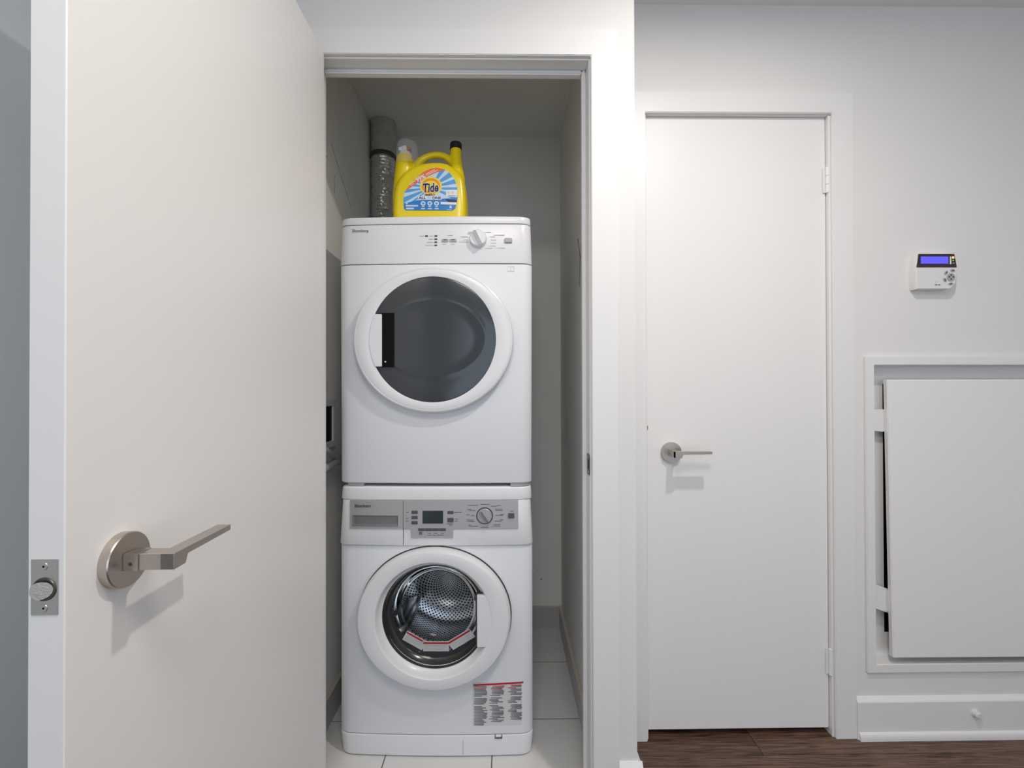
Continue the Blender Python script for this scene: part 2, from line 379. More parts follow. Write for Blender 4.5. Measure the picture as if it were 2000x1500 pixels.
# scuffs on the closet walls
def marks(parent, polys, m='scuff'):
    bm = bmesh.new()
    for pts, wd in polys: tube(bm, pts, wd, 5)
    o = obj('scuff_mark', bm, m, parent); return o
W = bpy.data.objects
marks(W['wall_closet_left'], [([(-0.6198, 1.62, 2.03), (-0.6198, 1.72, 1.955), (-0.6198, 1.83, 1.885)], 0.0009),
                              ([(-0.6198, 1.655, 1.93), (-0.6198, 1.653, 1.905), (-0.6198, 1.655, 1.86)], 0.0008),
                              ([(-0.6198, 1.575, 1.96), (-0.6198, 1.58, 1.957)], 0.002)])
marks(W['wall_closet_right'], [([(0.2648, 1.66, 1.70), (0.2648, 1.61, 1.62), (0.2648, 1.63, 1.52)], 0.0025),
                               ([(0.2648, 1.585, 1.66), (0.2648, 1.582, 1.50)], 0.003)])
marks(W['wall_closet_back'], [([(0.165, 2.2058, 0.232), (0.169, 2.2058, 0.229)], 0.004), ([(0.150, 2.2058, 0.274), (0.152, 2.2058, 0.272)], 0.002)])
marks(W['wall_closet_back'], [([(0.115, 2.2055, 1.48), (0.128, 2.2055, 1.45), (0.131, 2.2055, 1.41), (0.120, 2.2055, 1.39)], 0.0015), ([(0.118, 2.2055, 1.46), (0.122, 2.2055, 1.42)], 0.0012)], 'white')

# ------------------------------------------------------------------ doors
def lever(parent, loc, frame):
    """satin nickel lever; local: x along grip, y out of the door, z up. frame = 3x3 matrix"""
    h = bpy.data.objects.new('door_handle', None)
    bm = bmesh.new(); n = 64
    def c(r, y): return [(r*math.cos(2*PI*i/n), y, r*math.sin(2*PI*i/n)) for i in range(n)]
    loft(bm, [c(0.0335, 0), c(0.0335, 0.0105), c(0.0325, 0.012)])
    hd = obj('door_handle', bm, 'nickel', parent); hd.matrix_local = Matrix.Translation(loc) @ frame.to_4x4()
    hd['label'] = 'satin nickel lever handle on a round rose'
    bpy.data.objects.remove(h)
    bm = bmesh.new(); bx(bm, -0.0115, 0.0115, 0.012, 0.030, -0.0105, 0.0105); obj('neck_socket', bm, 'nickel', hd, bevel=0.0006)
    bm = bmesh.new()
    prism(bm, [(0,0)]*0 or [(-0.010, -0.0100), (0.010, -0.0100), (0.010, 0.0100), (-0.010, 0.0100)], 0.030, 0.072)
    # flat grip
    v = []
    for x, y0, y1, z0, z1 in ((-0.010, 0.0555, 0.0725, -0.010, 0.0101), (0.0108, 0.0535, 0.0725, -0.0095, 0.0101), (0.0150, 0.0530, 0.0725, 0.0012, 0.0101), (0.108, 0.0530, 0.0725, 0.0022, 0.0101)):
        v.append([(x, y0, z0), (x, y1, z0), (x, y1, z1), (x, y0, z1)])
    loft(bm, v); obj('lever_arm', bm, 'nickel', hd, bevel=0.0005, seg=1)
    bm = bmesh.new(); loft(bm, [[(-0.0118, 0.021+.0022*math.cos(a*PI/6), -.002+.0022*math.sin(a*PI/6)) for a in range(12)], [(-0.0112, 0.021+.0022*math.cos(a*PI/6), -.002+.0022*math.sin(a*PI/6)) for a in range(12)]])
    obj('set_screw', bm, 'darksteel', hd)
    return hd
# open door; local x from hinge to latch edge, y thickness (face toward the closet at y=0)
def hinge(parent, x, y, z0, z1, m='trim', r=0.0062):
    bm = bmesh.new(); zz = z0; k = 3; L = (z1 - z0)/k
    for i in range(k):
        loft(bm, [circ_z(r*.9, z0+i*L+0.0004, x, y, 20), circ_z(r, z0+i*L+0.0012, x, y, 20), circ_z(r, z0+(i+1)*L-0.0012, x, y, 20), circ_z(r*.9, z0+(i+1)*L-0.0004, x, y, 20)])
    bx(bm, x-0.012, x+0.012, y+0.0045, y+0.0065, z0+0.002, z1-0.002)
    return obj('hinge', bm, m, parent)
DW = 0.735
d1 = thing('door_1', (-0.491, 1.236, 0), 'open white slab door in the left foreground with nickel lever', 'door', rz=0, kind='structure')
d1.rotation_euler.z = math.atan2(-DW, 0.0125)      # local +x points at the camera side
box('door_slab', 0, DW, -0.039, 0, 0.010, 2.063, 'door', d1, bevel=0.0012, seg=1)
# local y=0 faces +X world ; world +X = local +y
lever(d1, Vector((0.662, 0, 0.947)), Matrix(((-1, 0, 0), (0, 1, 0), (0, 0, 1))))
lp = box('latch_plate', DW-0.0002, DW+0.0012, -0.0345, -0.006, 0.945-0.030, 0.945+0.030, 'steel', d1, bevel=0.0003, seg=1)
bm = bmesh.new(); n = 32
loft(bm, [[(DW+x, -0.020+rr*math.cos(2*PI*i/n), 0.943+rr*math.sin(2*PI*i/n)) for i in range(n)] for x, rr in ((0.0010, 0.0128), (0.0026, 0.0122), (0.0026, 0.0108), (0.0013, 0.0106))])
obj('latch_collar', bm, 'darksteel', lp)
bm = bmesh.new()
def boltring(x):
    pts = []
    for i in range(24):
        a = 2*PI*i/24; yy = -0.020+0.0095*math.cos(a); zz = 0.943+0.0095*math.sin(a)
        pts.append((DW + (x if x < .003 else 0.0015 + 0.0065*min(1, max(0, ((-0.0105) - yy)/0.012))), yy, zz))
    return pts
loft(bm, [boltring(0.0), boltring(0.012)]); lb = obj('latch_bolt', bm, 'nickel', lp, angle=25)
for s in (-1, 1):
    bm = bmesh.new(); loft(bm, [[(DW+x, -0.0205+rr*math.cos(2*PI*i/16), 0.945+s*0.0225+rr*math.sin(2*PI*i/16)) for i in range(16)] for x, rr in ((0.001, 0.0044), (0.0019, 0.0038))])
    obj('screw', bm, 'steel', lp)
    bm = bmesh.new(); bx(bm, DW+0.0018, DW+0.0021, -0.0215, -0.0195, 0.945+s*0.0225-0.001, 0.945+s*0.0225+0.001); obj('screw_slot', bm, 'black', lp)
for z in (0.22, 1.85): hinge(d1, -0.004, -0.045, z, z+0.085)
# closed door
d2 = thing('door_2', (0.4675, 1.514, 0), 'narrow closed white slab door beside the access panel', 'door', kind='structure')
box('door_slab', 0, 0.607, 0, 0.035, 0.021, 2.0635, 'door', d2, bevel=0.0012, seg=1)
lever(d2, Vector((0.0805, 0, 0.942)), Matrix(((1, 0, 0), (0, -1, 0), (0, 0, 1))))
hinge(d2, 0.6085, -0.0085, 1.806, 1.892); hinge(d2, 0.6085, -0.0085, 0.200, 0.288)
bm = bmesh.new(); prism(bm, [(0.0, 1.013), (0.0045, 1.016), (0.006, 1.022), (0.005, 1.029), (0.0, 1.031)], -0.0006, 0.002)
ch = obj('paint_chip', bm, 'chip', d2); ch['label'] = 'bare orange chip at the door edge'

# ------------------------------------------------------------------ appliances
SX, SZ, CX = 618.0, 618.0, 852.0
def lx(px, s=618.0): return (px - 988)/s + 0.22
def lz(py, s=618.0): return 1.16 - (py - 756)/s
BOW = 0.007
def front_y(x, hw=0.30):
    a = hw - 0.036; ax = abs(x)
    if ax <= a: return BOW*(ax/a)**2
    t = min(1, (ax - a)/0.036); return BOW + 0.026*(1 - math.sqrt(max(0, 1 - t*t)))*0.85 + 0.003*t
def plan(hw, y0, depth, inset=0.0):
    xs = []; a = hw - 0.036
    for i in range(-12, 13): xs.append(a*i/12)
    cor = [a + 0.036*math.sin(k*PI/2/8) for k in range(1, 9)]
    full = [-c for c in cor[::-1]] + xs + cor
    k = (hw - inset)/hw
    pts = [(x*k, y0 + front_y(x, hw) + inset) for x in full]
    b = depth - inset
    pts += [(hw*k, b - 0.01), (hw*k - 0.01, b), (-hw*k + 0.01, b), (-hw*k, b - 0.01)]
    return pts
def shell(name, levels, depth, m, parent):
    """levels: (z, half width, y of the front centre, inset)"""
    bm = bmesh.new(); loft(bm, [[(x, y, z) for x, y in plan(hw, y0, depth, i)] for z, hw, y0, i in levels])
    return obj(name, bm, m, parent, angle=40)
def slab_levels(z0, z1, hw0, hw1, y0, y1, r=0.0015, rt=None):
    rt = r if rt is None else rt
    out = []
    for k in range(4):
        a = k*PI/6; out.append((z0 + r*(1-math.sin(a)) if False else z0 + r*(1-math.cos(a)), hw0, y0, r*(1-math.sin(a))))
    for k in range(5):
        a = k*PI/8; out.append((z1 - rt*(1-math.sin(a)), hw1, y1, rt*(1-math.cos(a))))
    return out
def cplate(name, x0, x1, z0, z1, t, m, parent, y=0.0, n=12, hw=0.30, bevel=0.0):
    """thin plate that follows the bowed front"""
    bm = bmesh.new(); rings = []
    for i in range(n+1):
        x = x0 + (x1-x0)*i/n; yy = front_y(x, hw) + y
        rings.append([(x, yy, z0), (x, yy - t, z0), (x, yy - t, z1), (x, yy, z1)])
    loft(bm, rings); return obj(name, bm, m, parent, bevel=bevel, seg=2)
def bars(name, rects, y, m, parent, hw=0.30, t=0.0003, stuff=True):
    bm = bmesh.new()
    for x0, x1, z0, z1 in rects:
        yy = front_y((x0+x1)/2, hw) + y; bx(bm, x0, x1, yy - t, yy + 0.0002, z0, z1)
    o = obj(name, bm, m, parent, smooth=False)
    if len(rects) > 1: o['kind'] = 'stuff'
    return o

# ---- washing machine
wm = thing('washing_machine', (-0.2235, 1.434, 0), 'white front loading washing machine standing on the tile floor under the dryer', 'washing machine', rz=R(-1.25)); wm.scale = (1.008, 1, 1)
DZ = 0.447                                        # centre of the round door
body = shell('cabinet', slab_levels(0.073, 0.664, 0.3030, 0.3030, 0.0, 0.0, 0.003), 0.545, 'white', wm)
cut = bmesh.new()
loft(cut, [ell(0.158, 0.158, -0.05, 0, DZ, 64), ell(0.158, 0.158, 0.06, 0, DZ, 64), ell(0.212, 0.212, 0.062, 0, DZ, 64), ell(0.212, 0.212, 0.42, 0, DZ, 64)])
cuto = obj('cutter', cut, 'white', wm); bpy.context.view_layer.update()
md = body.modifiers.new('b', 'BOOLEAN'); md.object = cuto; md.operation = 'DIFFERENCE'; md.solver = 'EXACT'
evaluated(body); bpy.data.objects.remove(cuto)
body.data.set_sharp_from_angle(angle=R(40))
pl = shell('plinth', slab_levels(0.004, 0.0712, 0.299, 0.3035, 0.004, -0.001, 0.002), 0.50, 'white_plastic', wm)
bars('panel_joint', [(lx(904.6), lx(905.6), 0.006, 0.069)], -0.0006+0.001, 'faint', pl)
# small flap catch on the plinth
bm = bmesh.new()
x0, x1, zt = lx(966), lx(980), 0.0715
for a in ((x0, x0+0.0022, zt-0.009, zt), (x1-0.0022, x1, zt-0.009, zt), (x0, x1, zt-0.0095, zt-0.007)): bx(bm, a[0], a[1], front_y(x0)-0.0032, front_y(x0)+0.002, a[2], a[3])
obj('flap_catch', bm, 'button', pl)
for s in (-1, 1):
    for yy in (0.06, 0.45):
        bm = bmesh.new(); loft(bm, [circ_z(0.018, 0, s*0.24, yy, 20), circ_z(0.018, 0.006, s*0.24, yy, 20)]); obj('foot', bm, 'rubber', wm)
shell('seam', [(0.069, 0.2975, 0.0035, 0), (0.0745, 0.2975, 0.0035, 0)], 0.49, 'seam', wm)
# drawer side and control side of the fascia
FX = lx(791.5)
def fascia_part(name, xa, xb, z0, z1):
    bm = bmesh.new(); rings = []
    lv = [(z0, 0.002), (z0+0.0008, 0.0006), (z0+0.002, 0), (z1-0.002, 0), (z1-0.0006, 0.0008), (z1, 0.002)]
    xs = [x for x in [-0.3045 + 0.609*i/160 for i in range(161)] if xa - 1e-6 <= x <= xb + 1e-6]
    xs = sorted(set([xa, xb] + xs))
    for z, ins in lv:
        k = 1 - 0.022*(z - z0)/(z1 - z0)        # narrows toward the top
        off = -0.007 + 0.005*(z - z0)/(z1-z0)
        front = [(x*k, off + front_y(x, 0.3045)*(1) + ins, z) for x in xs]
        back = [(xs[-1]*k, 0.52, z), (xs[0]*k, 0.52, z)]
        rings.append(front + back)
    loft(bm, rings); return obj(name, bm, 'white_plastic', wm, angle=35)
Z0, Z1 = 0.6655, 0.8055
drawer = fascia_part('detergent_drawer', -0.3045, FX - 0.0007, Z0, Z1)
panel = fascia_part('control_panel', FX + 0.0007, 0.3045, Z0, Z1)
def fy(x, z): return -0.007 + 0.005*(z - Z0)/(Z1-Z0) + front_y(x, 0.3045)
def fplate(name, pts_rects, t, m, parent, bevel=0, lift=0.0):
    bm = bmesh.new()
    for x0, x1, z0, z1 in pts_rects:
        n = max(1, int((x1-x0)/0.02)); rings = []
        for i in range(n+1):
            x = x0 + (x1-x0)*i/n
            rings.append([(x, fy(x, z0)+0.001, z0), (x, fy(x, z0) - t - lift, z0), (x, fy(x, z1) - t - lift, z1), (x, fy(x, z1)+0.001, z1)])
        loft(bm, rings)
    return obj(name, bm, m, parent, bevel=bevel, seg=2)
sw = 620.0
X = lambda p: lx(p, sw)
Zp = lambda p: lz(p, sw)
ZI0 = Zp(1030)
# silver inlay with a rectangular hole for the grip recess
rx0, rx1, rz0, rz1 = X(691), X(781), Zp(1027), Zp(1005)
inl = fplate('silver_inlay', [(X(687), rx0, ZI0, Z1-0.0005), (rx1, FX-0.0006, ZI0, Z1-0.0005), (rx0, rx1, rz1, Z1-0.0005), (rx0, rx1, ZI0, rz0)], 0.0035, 'silver', drawer)
inl['label'] = 'silver grey inlay'
# grip recess: shallow sloped pocket standing in the inlay
bm = bmesh.new(); NR = 10; rows = []
for (ins, z_a, z_b, dd_) in ((0, rz0, rz1, 0.0036), (1, rz0+0.009, rz1-0.0025, 0.0003)):
    xa_, xb_ = rx0 + ins*0.006, rx1 - ins*0.004
    xs_ = [xa_ + (xb_-xa_)*i/NR for i in range(NR+1)]
    rows.append([(x, fy(x, z_a)-dd_, z_a) for x in xs_] + [(x, fy(x, z_b)-dd_, z_b) for x in xs_[::-1]])
vs = loft(bm, rows, cap0=False, cap1=False)[1]
for i in range(NR): bm.faces.new((vs[i], vs[i+1], vs[2*NR-i], vs[2*NR+1-i]))
obj('grip_recess', bm, 'silver_dark', drawer, smooth=False)
fplate('grip_lip', [(rx0, rx1, rz0-0.0012, rz0+0.0008)], 0.0042, 'lightbutton', drawer)
# drawer side joint
fplate('drawer_gap', [(FX-0.0007, FX+0.0007, Z0+0.001, Z1-0.001)], 0.0002, 'seam', panel, lift=0.0)
fplate('drawer_gap', [(FX-0.0007, FX+0.0007, ZI0, Z1-0.001)], 0.0037, 'seam', panel)
inl2 = fplate('silver_inlay', [(FX+0.0006, X(1012), ZI0, Z1-0.0005), (X(806), X(887), Zp(1047), ZI0)], 0.0035, 'silver', panel); inl2['label'] = 'silver grey inlay'
lettering('lettering', 'Blomberg', 31/sw, 7.5/sw, (X(713), fy(X(713), .79)-0.0066, Zp(987)), 'darkprint', drawer, bold=0.02)
fr = fplate('display', [(X(826.5), X(869.5), Zp(1022.5), Zp(993))], 0.0044, 'lightbutton', panel, bevel=0.0005)
fplate('display_glass', [(X(828.5), X(868), Zp(1019.5), Zp(995))], 0.0048, 'lcd', panel)
for (px, py, w_, h_) in ((813, 998, 12, 6), (813, 1008, 12, 6), (813, 1018, 12, 6), (882, 998.5, 11.5, 5.5), (882, 1013, 12, 8.5)):
    fplate('button', [(X(px-w_/2), X(px+w_/2), Zp(py+h_/2), Zp(py-h_/2))], 0.0055, 'button', panel, bevel=0.0008)
for k in range(4):
    fplate('button', [(X(820+k*13.4), X(820+k*13.4+12.9), Zp(1033.5), Zp(1028.8))], 0.0052, 'button', panel, bevel=0.0006)
b = fplate('power_button', [(X(992.5), X(1004.5), Zp(1010), Zp(1000.5))], 0.0078, 'button', panel, bevel=0.0015)
def knob(parent, x, y, z, r, h, colm, ring, ridge_ang, pm='lightbutton'):
    bm = bmesh.new(); loft(bm, [ell(r, r, y, x, z, 48), ell(r*0.98, r*0.98, y-h*0.7, x, z, 48), ell(r*0.90, r*0.90, y-h, x, z, 48)])
    k = obj('dial', bm, colm, parent)
    if ring:
        bm = bmesh.new(); loft(bm, [ell(r*1.10, r*1.10, y+0.001, x, z, 48), ell(r*1.10, r*1.10, y-0.002, x, z, 48), ell(r*1.0, r*1.0, y-0.0022, x, z, 48)]); obj('dial_ring', bm, 'seam', parent)
    bm = bmesh.new(); c, s = math.cos(ridge_ang), math.sin(ridge_ang)
    L, wd = r*0.92, r*0.27
    def ring_(l, w_, yy): return [(x + a*l*c - b_*w_*s, yy, z + a*l*s + b_*w_*c) for a, b_ in ((-1, -1), (1, -1), (1, 1), (-1, 1))]
    loft(bm, [ring_(L, wd, y-h*0.8), ring_(L*.97, wd*.8, y-h-0.009), ring_(L*.93, wd*.6, y-h-0.010)])
    rd = obj('dial_grip', bm, colm, parent, bevel=0.0005, seg=1)
    bm = bmesh.new(); loft(bm, [ring_(L*.9, wd*.5, y-h-0.0099), ring_(L*.9, wd*.5, y-h-0.0104)]); obj('dial_mark', bm, pm, parent)
    return k
kz = Zp(1005); kx = X(947.5)
knob(panel, kx, fy(kx, kz)-0.0035, kz, 0.0235, 0.006, 'silver', True, R(123), 'silver_dark')
pr = []
for (a, b_, py) in ((915, 935, 985), (914, 922, 993), (918, 930, 995), (912, 919, 1003), (921, 928, 1004.5), (913, 926, 1013), (914, 928, 1015.5), (916, 922, 1022.5), (917, 935, 1025), (939, 957, 983.5),
                    (959, 971, 987), (971, 979, 985.5), (966, 983, 995), (968, 981, 992.5), (967, 983, 1004.5), (977, 984, 1003), (966, 981, 1015.5), (976, 983, 1013), (959, 978, 1025), (965, 977, 1022.5), (940, 955, 1027),
                    (889.5, 904, 998), (891, 896, 1011), (891, 895, 1015), (889, 893, 998.5), (875, 887, 1020.5), (880, 885, 1023), (797, 801, 998), (797, 801, 1010), (797, 801, 1015), (996, 1003, 997),
                    (838, 846, 1042), (848, 854, 1042), (856, 870, 1042), (839, 845, 1038), (850, 857, 1038), (864, 870, 1038)):
    pr.append((X(a), X(b_), Zp(py+0.6), Zp(py-0.6)))
bm = bmesh.new()
for x0, x1, z0, z1 in pr: yy = fy((x0+x1)/2, z0)-0.0036; bx(bm, x0, x1, yy-0.0003, yy+0.0002, z0, z1)
bx(bm, X(822), X(828), fy(X(825), .7)-0.0040, fy(X(825), .7)-0.003, Zp(1041), Zp(1035))
obj('panel_print', bm, 'print', panel, smooth=False)['kind'] = 'stuff'
# top panel
shell('top_panel', slab_levels(0.8065, 0.8475, 0.3015, 0.2995, -0.002, 0.001, 0.0015, 0.009), 0.55, 'white_plastic', wm)
shell('seam', [(0.655, 0.2955, 0.006, 0), (0.812, 0.2935, 0.006, 0)], 0.5, 'seam', wm)
# door
door = thing('d', (0, 0, 0), 'x', 'x'); 
for k_ in ('label', 'category'): del door[k_]
door.name = 'round_door'; door.parent = wm
RXF, RZF = 0.2285, 0.2085
n = 128
rings = [ell(0.2345, 0.2140, -0.002, 0, DZ, n), ell(0.2350, 0.2147, -0.012, 0, DZ, n), ell(0.2340, 0.2138, -0.024, 0, DZ, n), ell(0.2315, 0.2115, -0.034, 0, DZ, n), ell(RXF, RZF, -0.0385, 0, DZ, n), ell(RXF-0.004, RZF-0.004, -0.0395, 0, DZ, n),
         ell(0.1795, 0.1795, -0.0405, 0, DZ, n), ell(0.178, 0.178, -0.0400, 0, DZ, n), ell(0.1765, 0.1765, -0.0385, 0, DZ, n)]
bm = bmesh.new(); loft(bm, rings, False, False); obj('door_ring', bm, 'white_plastic', door, angle=40)
bm = bmesh.new(); loft(bm, [ell(0.1765, 0.1765, -0.0385, 0, DZ, n), ell(0.172, 0.172, -0.030, 0, DZ, n), ell(0.1665, 0.1665, -0.013, 0, DZ, n), ell(0.163, 0.163, -0.0115, 0, DZ, n), ell(0.1625, 0.1625, -0.006, 0, DZ, n)], False, False)
fn = obj('inner_funnel', bm, 'white_plastic', door, angle=60)
bm = bmesh.new(); loft(bm, [ell(0.2375, 0.2172, 0.006, 0, DZ, n), ell(0.2375, 0.2172, -0.0015, 0, DZ, n), ell(0.225, 0.205, -0.0015, 0, DZ, n)], False, False); obj('door_gap_shade', bm, 'seam', door)  # dark ring stands in for the shade where door meets cabinet
bm = bmesh.new(); loft(bm, [ell(0.1632, 0.1632, -0.009, 0, DZ, n), ell(0.157, 0.157, 0.004, 0, DZ, n), ell(0.151, 0.151, 0.016, 0, DZ, n), ell(0.146, 0.146, 0.020, 0, DZ, n)], False, False)
obj('glass_rim', bm, mat('dark_glass_rim', (0.07, 0.068, 0.065), 0.2, metal=0.6), door, angle=60)
bm = bmesh.new()
prof = [(0.1465, 0.019), (0.138, 0.026), (0.132, 0.045), (0.126, 0.065), (0.115, 0.082), (0.098, 0.094), (0.07, 0.102), (0.035, 0.105), (0.004, 0.106)]
loft(bm, [ell(r_, r_, y_, 0, DZ, 96) for r_, y_ in prof], False, True); obj('glass_bowl', bm, 'glass', door, angle=80)
# handle plate (segment of the inner circle)
def segment_plate(name, r, cz, xcut, z0, z1, y0, y1, right, m, parent):
    pts = []; s = 1 if right else -1
    a0, a1 = math.asin((z0-cz)/r), math.asin((z1-cz)/r)
    pts = [(xcut, z0)] + [(s*r*math.cos(a0+(a1-a0)*i/20), cz + r*math.sin(a0+(a1-a0)*i/20)) for i in range(21)] + [(xcut, z1)]
    bm = bmesh.new(); prism(bm, pts, y0, y1); return obj(name, bm, m, parent, bevel=0.0012, seg=2)
segment_plate('door_handle', 0.1768, DZ, 0.1335, 0.369, 0.525, -0.0400, -0.026, True, 'white_plastic', door)
segment_plate('handle_recess', 0.172, DZ, 0.128, 0.367, 0.528, -0.027, -0.020, True, 'seam', door)
bm = bmesh.new(); lv = [ell(0.158, 0.158, 0.020, 0, DZ, 64), ell(0.150, 0.150, 0.040, 0, DZ, 64), ell(0.158, 0.158, 0.052, 0, DZ, 64), ell(0.152, 0.152, 0.066, 0, DZ, 64), ell(0.172, 0.172, 0.070, 0, DZ, 64)]
loft(bm, lv, False, False); obj('door_gasket', bm, 'rubber', wm)
# drum with uv so that the perforation pattern follows the surface
def drum_part(name, rings_def, su, sv, parent, n=96):
    bm = bmesh.new(); uvl = bm.loops.layers.uv.new('UVMap')
    vs = []; s = 0; ss = []
    for i, (r, yv) in enumerate(rings_def):
        if i: s += math.hypot(r-rings_def[i-1][0], yv-rings_def[i-1][1])
        ss.append(s); vs.append([bm.verts.new(p) for p in ell(r, r, yv, 0, DZ, n)])
    for i in range(len(vs)-1):
        for k in range(n):
            f = bm.faces.new((vs[i][k], vs[i][(k+1) % n], vs[i+1][(k+1) % n], vs[i+1][k]))
            for l, (a, b_) in zip(f.loops, ((k, i), (k+1, i), (k+1, i+1), (k, i+1))): l[uvl].uv = (a/n*su, ss[b_]*sv)
    return obj(name, bm, 'drum', parent, angle=50)
drum = drum_part('drum', [(0.172, 0.072), (0.200, 0.080), (0.205, 0.095), (0.205, 0.20), (0.201, 0.205), (0.205, 0.21), (0.205, 0.34), (0.195, 0.355), (0.15, 0.360)], 110, 95, wm)
drum_part('drum_back', [(0.160, 0.360), (0.12, 0.350), (0.09, 0.352), (0.05, 0.345), (0.004, 0.344)], 60, 95, drum)
for k in range(3):
    a = R(100 + 120*k); bm = bmesh.new(); c, s = math.cos(a), math.sin(a); rr = []
    for yv, h, wd in ((0.10, 0.012, 0.022), (0.13, 0.05, 0.03), (0.22, 0.06, 0.034), (0.33, 0.055, 0.03), (0.35, 0.03, 0.022)):
        ring = []
        for u, v in ((-1, 0), (-0.75, .5), (-0.35, .93), (0, 1), (0.35, .93), (0.75, .5), (1, 0)):
            rad = 0.206 - v*h; tt = u*wd
            ring.append((c*rad - s*tt, yv, DZ + s*rad + c*tt))
        rr.append(ring)
    loft(bm, rr, True, True); obj('drum_paddle', bm, mat('paddle_steel', (0.5, 0.5, 0.5), 0.25, metal=1), drum, angle=60)
# three part warning label on the lower glass
for (px, py, wpx, hpx, ang) in ((812.5, 1245.5, 43, 24, -29), (853.5, 1256.5, 50, 23, 0), (902, 1243, 50, 22, 31)):
    s_ = 615.0; cx_, cz_ = lx(px, s_), lz(py, s_); c, s = math.cos(R(ang)), math.sin(R(ang))
    def pt(u, v, yy): return (cx_ + (u*c - v*s)/s_, yy - 0.3*v/s_, cz_ + (u*s + v*c)/s_)
    bm = bmesh.new(); a, b_ = wpx/2, hpx/2
    loft(bm, [[pt(-a, -b_, .006), pt(a, -b_, .006), pt(a, b_, .006), pt(-a, b_, .006)], [pt(-a, -b_, .0052), pt(a, -b_, .0052), pt(a, b_, .0052), pt(-a, b_, .0052)]])
    wl = obj('glass_label', bm, 'papertint', door, smooth=False); wl['label'] = 'white warning strip with a red bar'
    bm = bmesh.new(); loft(bm, [[pt(-a+1, b_-6, .0052), pt(a-1, b_-6, .0052), pt(a-1, b_-2, .0052), pt(-a+1, b_-2, .0052)], [pt(-a+1, b_-6, .0048), pt(a-1, b_-6, .0048), pt(a-1, b_-2, .0048), pt(-a+1, b_-2, .0048)]])
    obj('red_bar', bm, 'red', door, smooth=False)
    bm = bmesh.new()
    for q_ in range(4):
        v0 = b_-9-q_*3.1
        if v0 - 1 < -b_: break
        loft(bm, [[pt(-a+3, v0-.5, .0052), pt(a-4-q_*2, v0-.5, .0052), pt(a-4-q_*2, v0+.5, .0052), pt(-a+3, v0+.5, .0052)], [pt(-a+3, v0-.5, .0049), pt(a-4-q_*2, v0-.5, .0049), pt(a-4-q_*2, v0+.5, .0049), pt(-a+3, v0+.5, .0049)]])
    obj('small_print', bm, 'faint', door, smooth=False)['kind'] = 'stuff'
# instruction sticker low at the right
st = cplate('instruction_sticker', lx(923.5), lx(1023), lz(1411), lz(1327), 0.0004, 'sticker', wm, n=30); st['label'] = 'pale warning sticker with a red bar and three columns of small print'
bm = bmesh.new(); xa, xb = lx(925), lx(1021)
for i in range(24):
    u0, u1 = xa + (xb-xa)*i/24, xa + (xb-xa)*(i+1)/24
    za, zb = lz(1332 - 3.4*i/24), lz(1332-3.4*(i+1)/24)
    loft(bm, [[(u0, front_y(u0)-0.0009, za-0.0028), (u0, front_y(u0)-0.0003, za-0.0028), (u0, front_y(u0)-0.0003, za+0.0022), (u0, front_y(u0)-0.0009, za+0.0022)],
              [(u1, front_y(u1)-0.0009, zb-0.0028), (u1, front_y(u1)-0.0003, zb-0.0028), (u1, front_y(u1)-0.0003, zb+0.0022), (u1, front_y(u1)-0.0009, zb+0.0022)]])
obj('red_bar', bm, 'red', st, smooth=False)
rects = []; reds = []
for c_, (a, b_) in enumerate(((926, 952), (955, 985), (988, 1019))):
    for k in range(30):
        py = 1335.5 + k*2.52 - c_*1.0
        if k in (8, 14) : continue
        frac = random.uniform(0.55, 1.0) if k in (2, 5, 7, 13, 29) or random.random() < .25 else random.uniform(0.88, 1)
        if c_ and k > 28 - c_: continue
        (reds if (k == 0 or k == 2) and c_ > 0 or (k == 1 and c_ == 0) else rects).append((lx(a), lx(a + (b_-a)*frac), lz(py+0.65), lz(py-0.65)))
bars('small_print', rects, -0.0006, 'print', st); bars('small_print', reds, -0.0006, 'red', st)

# ---- dryer
dr = thing('tumble_dryer', (-0.2245, 1.434, 0.848), 'white tumble dryer with a dark round window stacked on the washer', 'tumble dryer', rz=R(-1.7)); dr.scale = (1.006, 1, 1)
B = 0.848
def bz(py, s=618.0): return lz(py, s) - B
cab = shell('cabinet', slab_levels(0.009, bz(517), 0.3025, 0.3055, 0.0, 0.0, 0.005, 0.0012), 0.545, 'white', dr)
shell('seam', [(0.65, 0.297, 0.0035, 0), (bz(436), 0.2955, 0.0045, 0)], 0.50, 'seam', dr)
cp = shell('control_panel', slab_levels(bz(515.4), bz(438.8), 0.3055, 0.3015, -0.001, 0.0015, 0.0012), 0.545, 'white_plastic', dr)
shell('top_panel', slab_levels(bz(437.6), bz(423.2), 0.3015, 0.3005, 0.0, 0.001, 0.001, 0.004), 0.55, 'white_plastic', dr)
# skirt feet
box('gap_shade_plate', -0.27, 0.27, 0.045, 0.50, 0.004, 0.0095, 'black', dr)  # black plate added to paint the shade in the gap below the dryer
for a, b_ in ((lx(681), lx(713)), (lx(998), lx(1034))):
    bm = bmesh.new(); rings = []
    for i in range(9):
        x = a + (b_-a)*i/8; rings.append([(x, front_y(x, .298)+0.004, 0.0), (x, 0.05, 0.0), (x, 0.05, 0.011), (x, front_y(x, .298)+0.004, 0.011)])
    loft(bm, rings); obj('foot', bm, 'lightbutton', dr)
for s in (-1, 1):
    bm = bmesh.new(); bx(bm, s*0.24-0.02, s*0.24+0.02, 0.44, 0.48, 0, 0.011); obj('foot', bm, 'rubber', dr)
DDZ = bz(663.5, 631.0)
dd = thing('round_door', (0, 0, 0), 'x', 'x'); dd.parent = dr
for k_ in ('label', 'category'): del dd[k_]
n = 128; xo = 0.0
bm = bmesh.new()
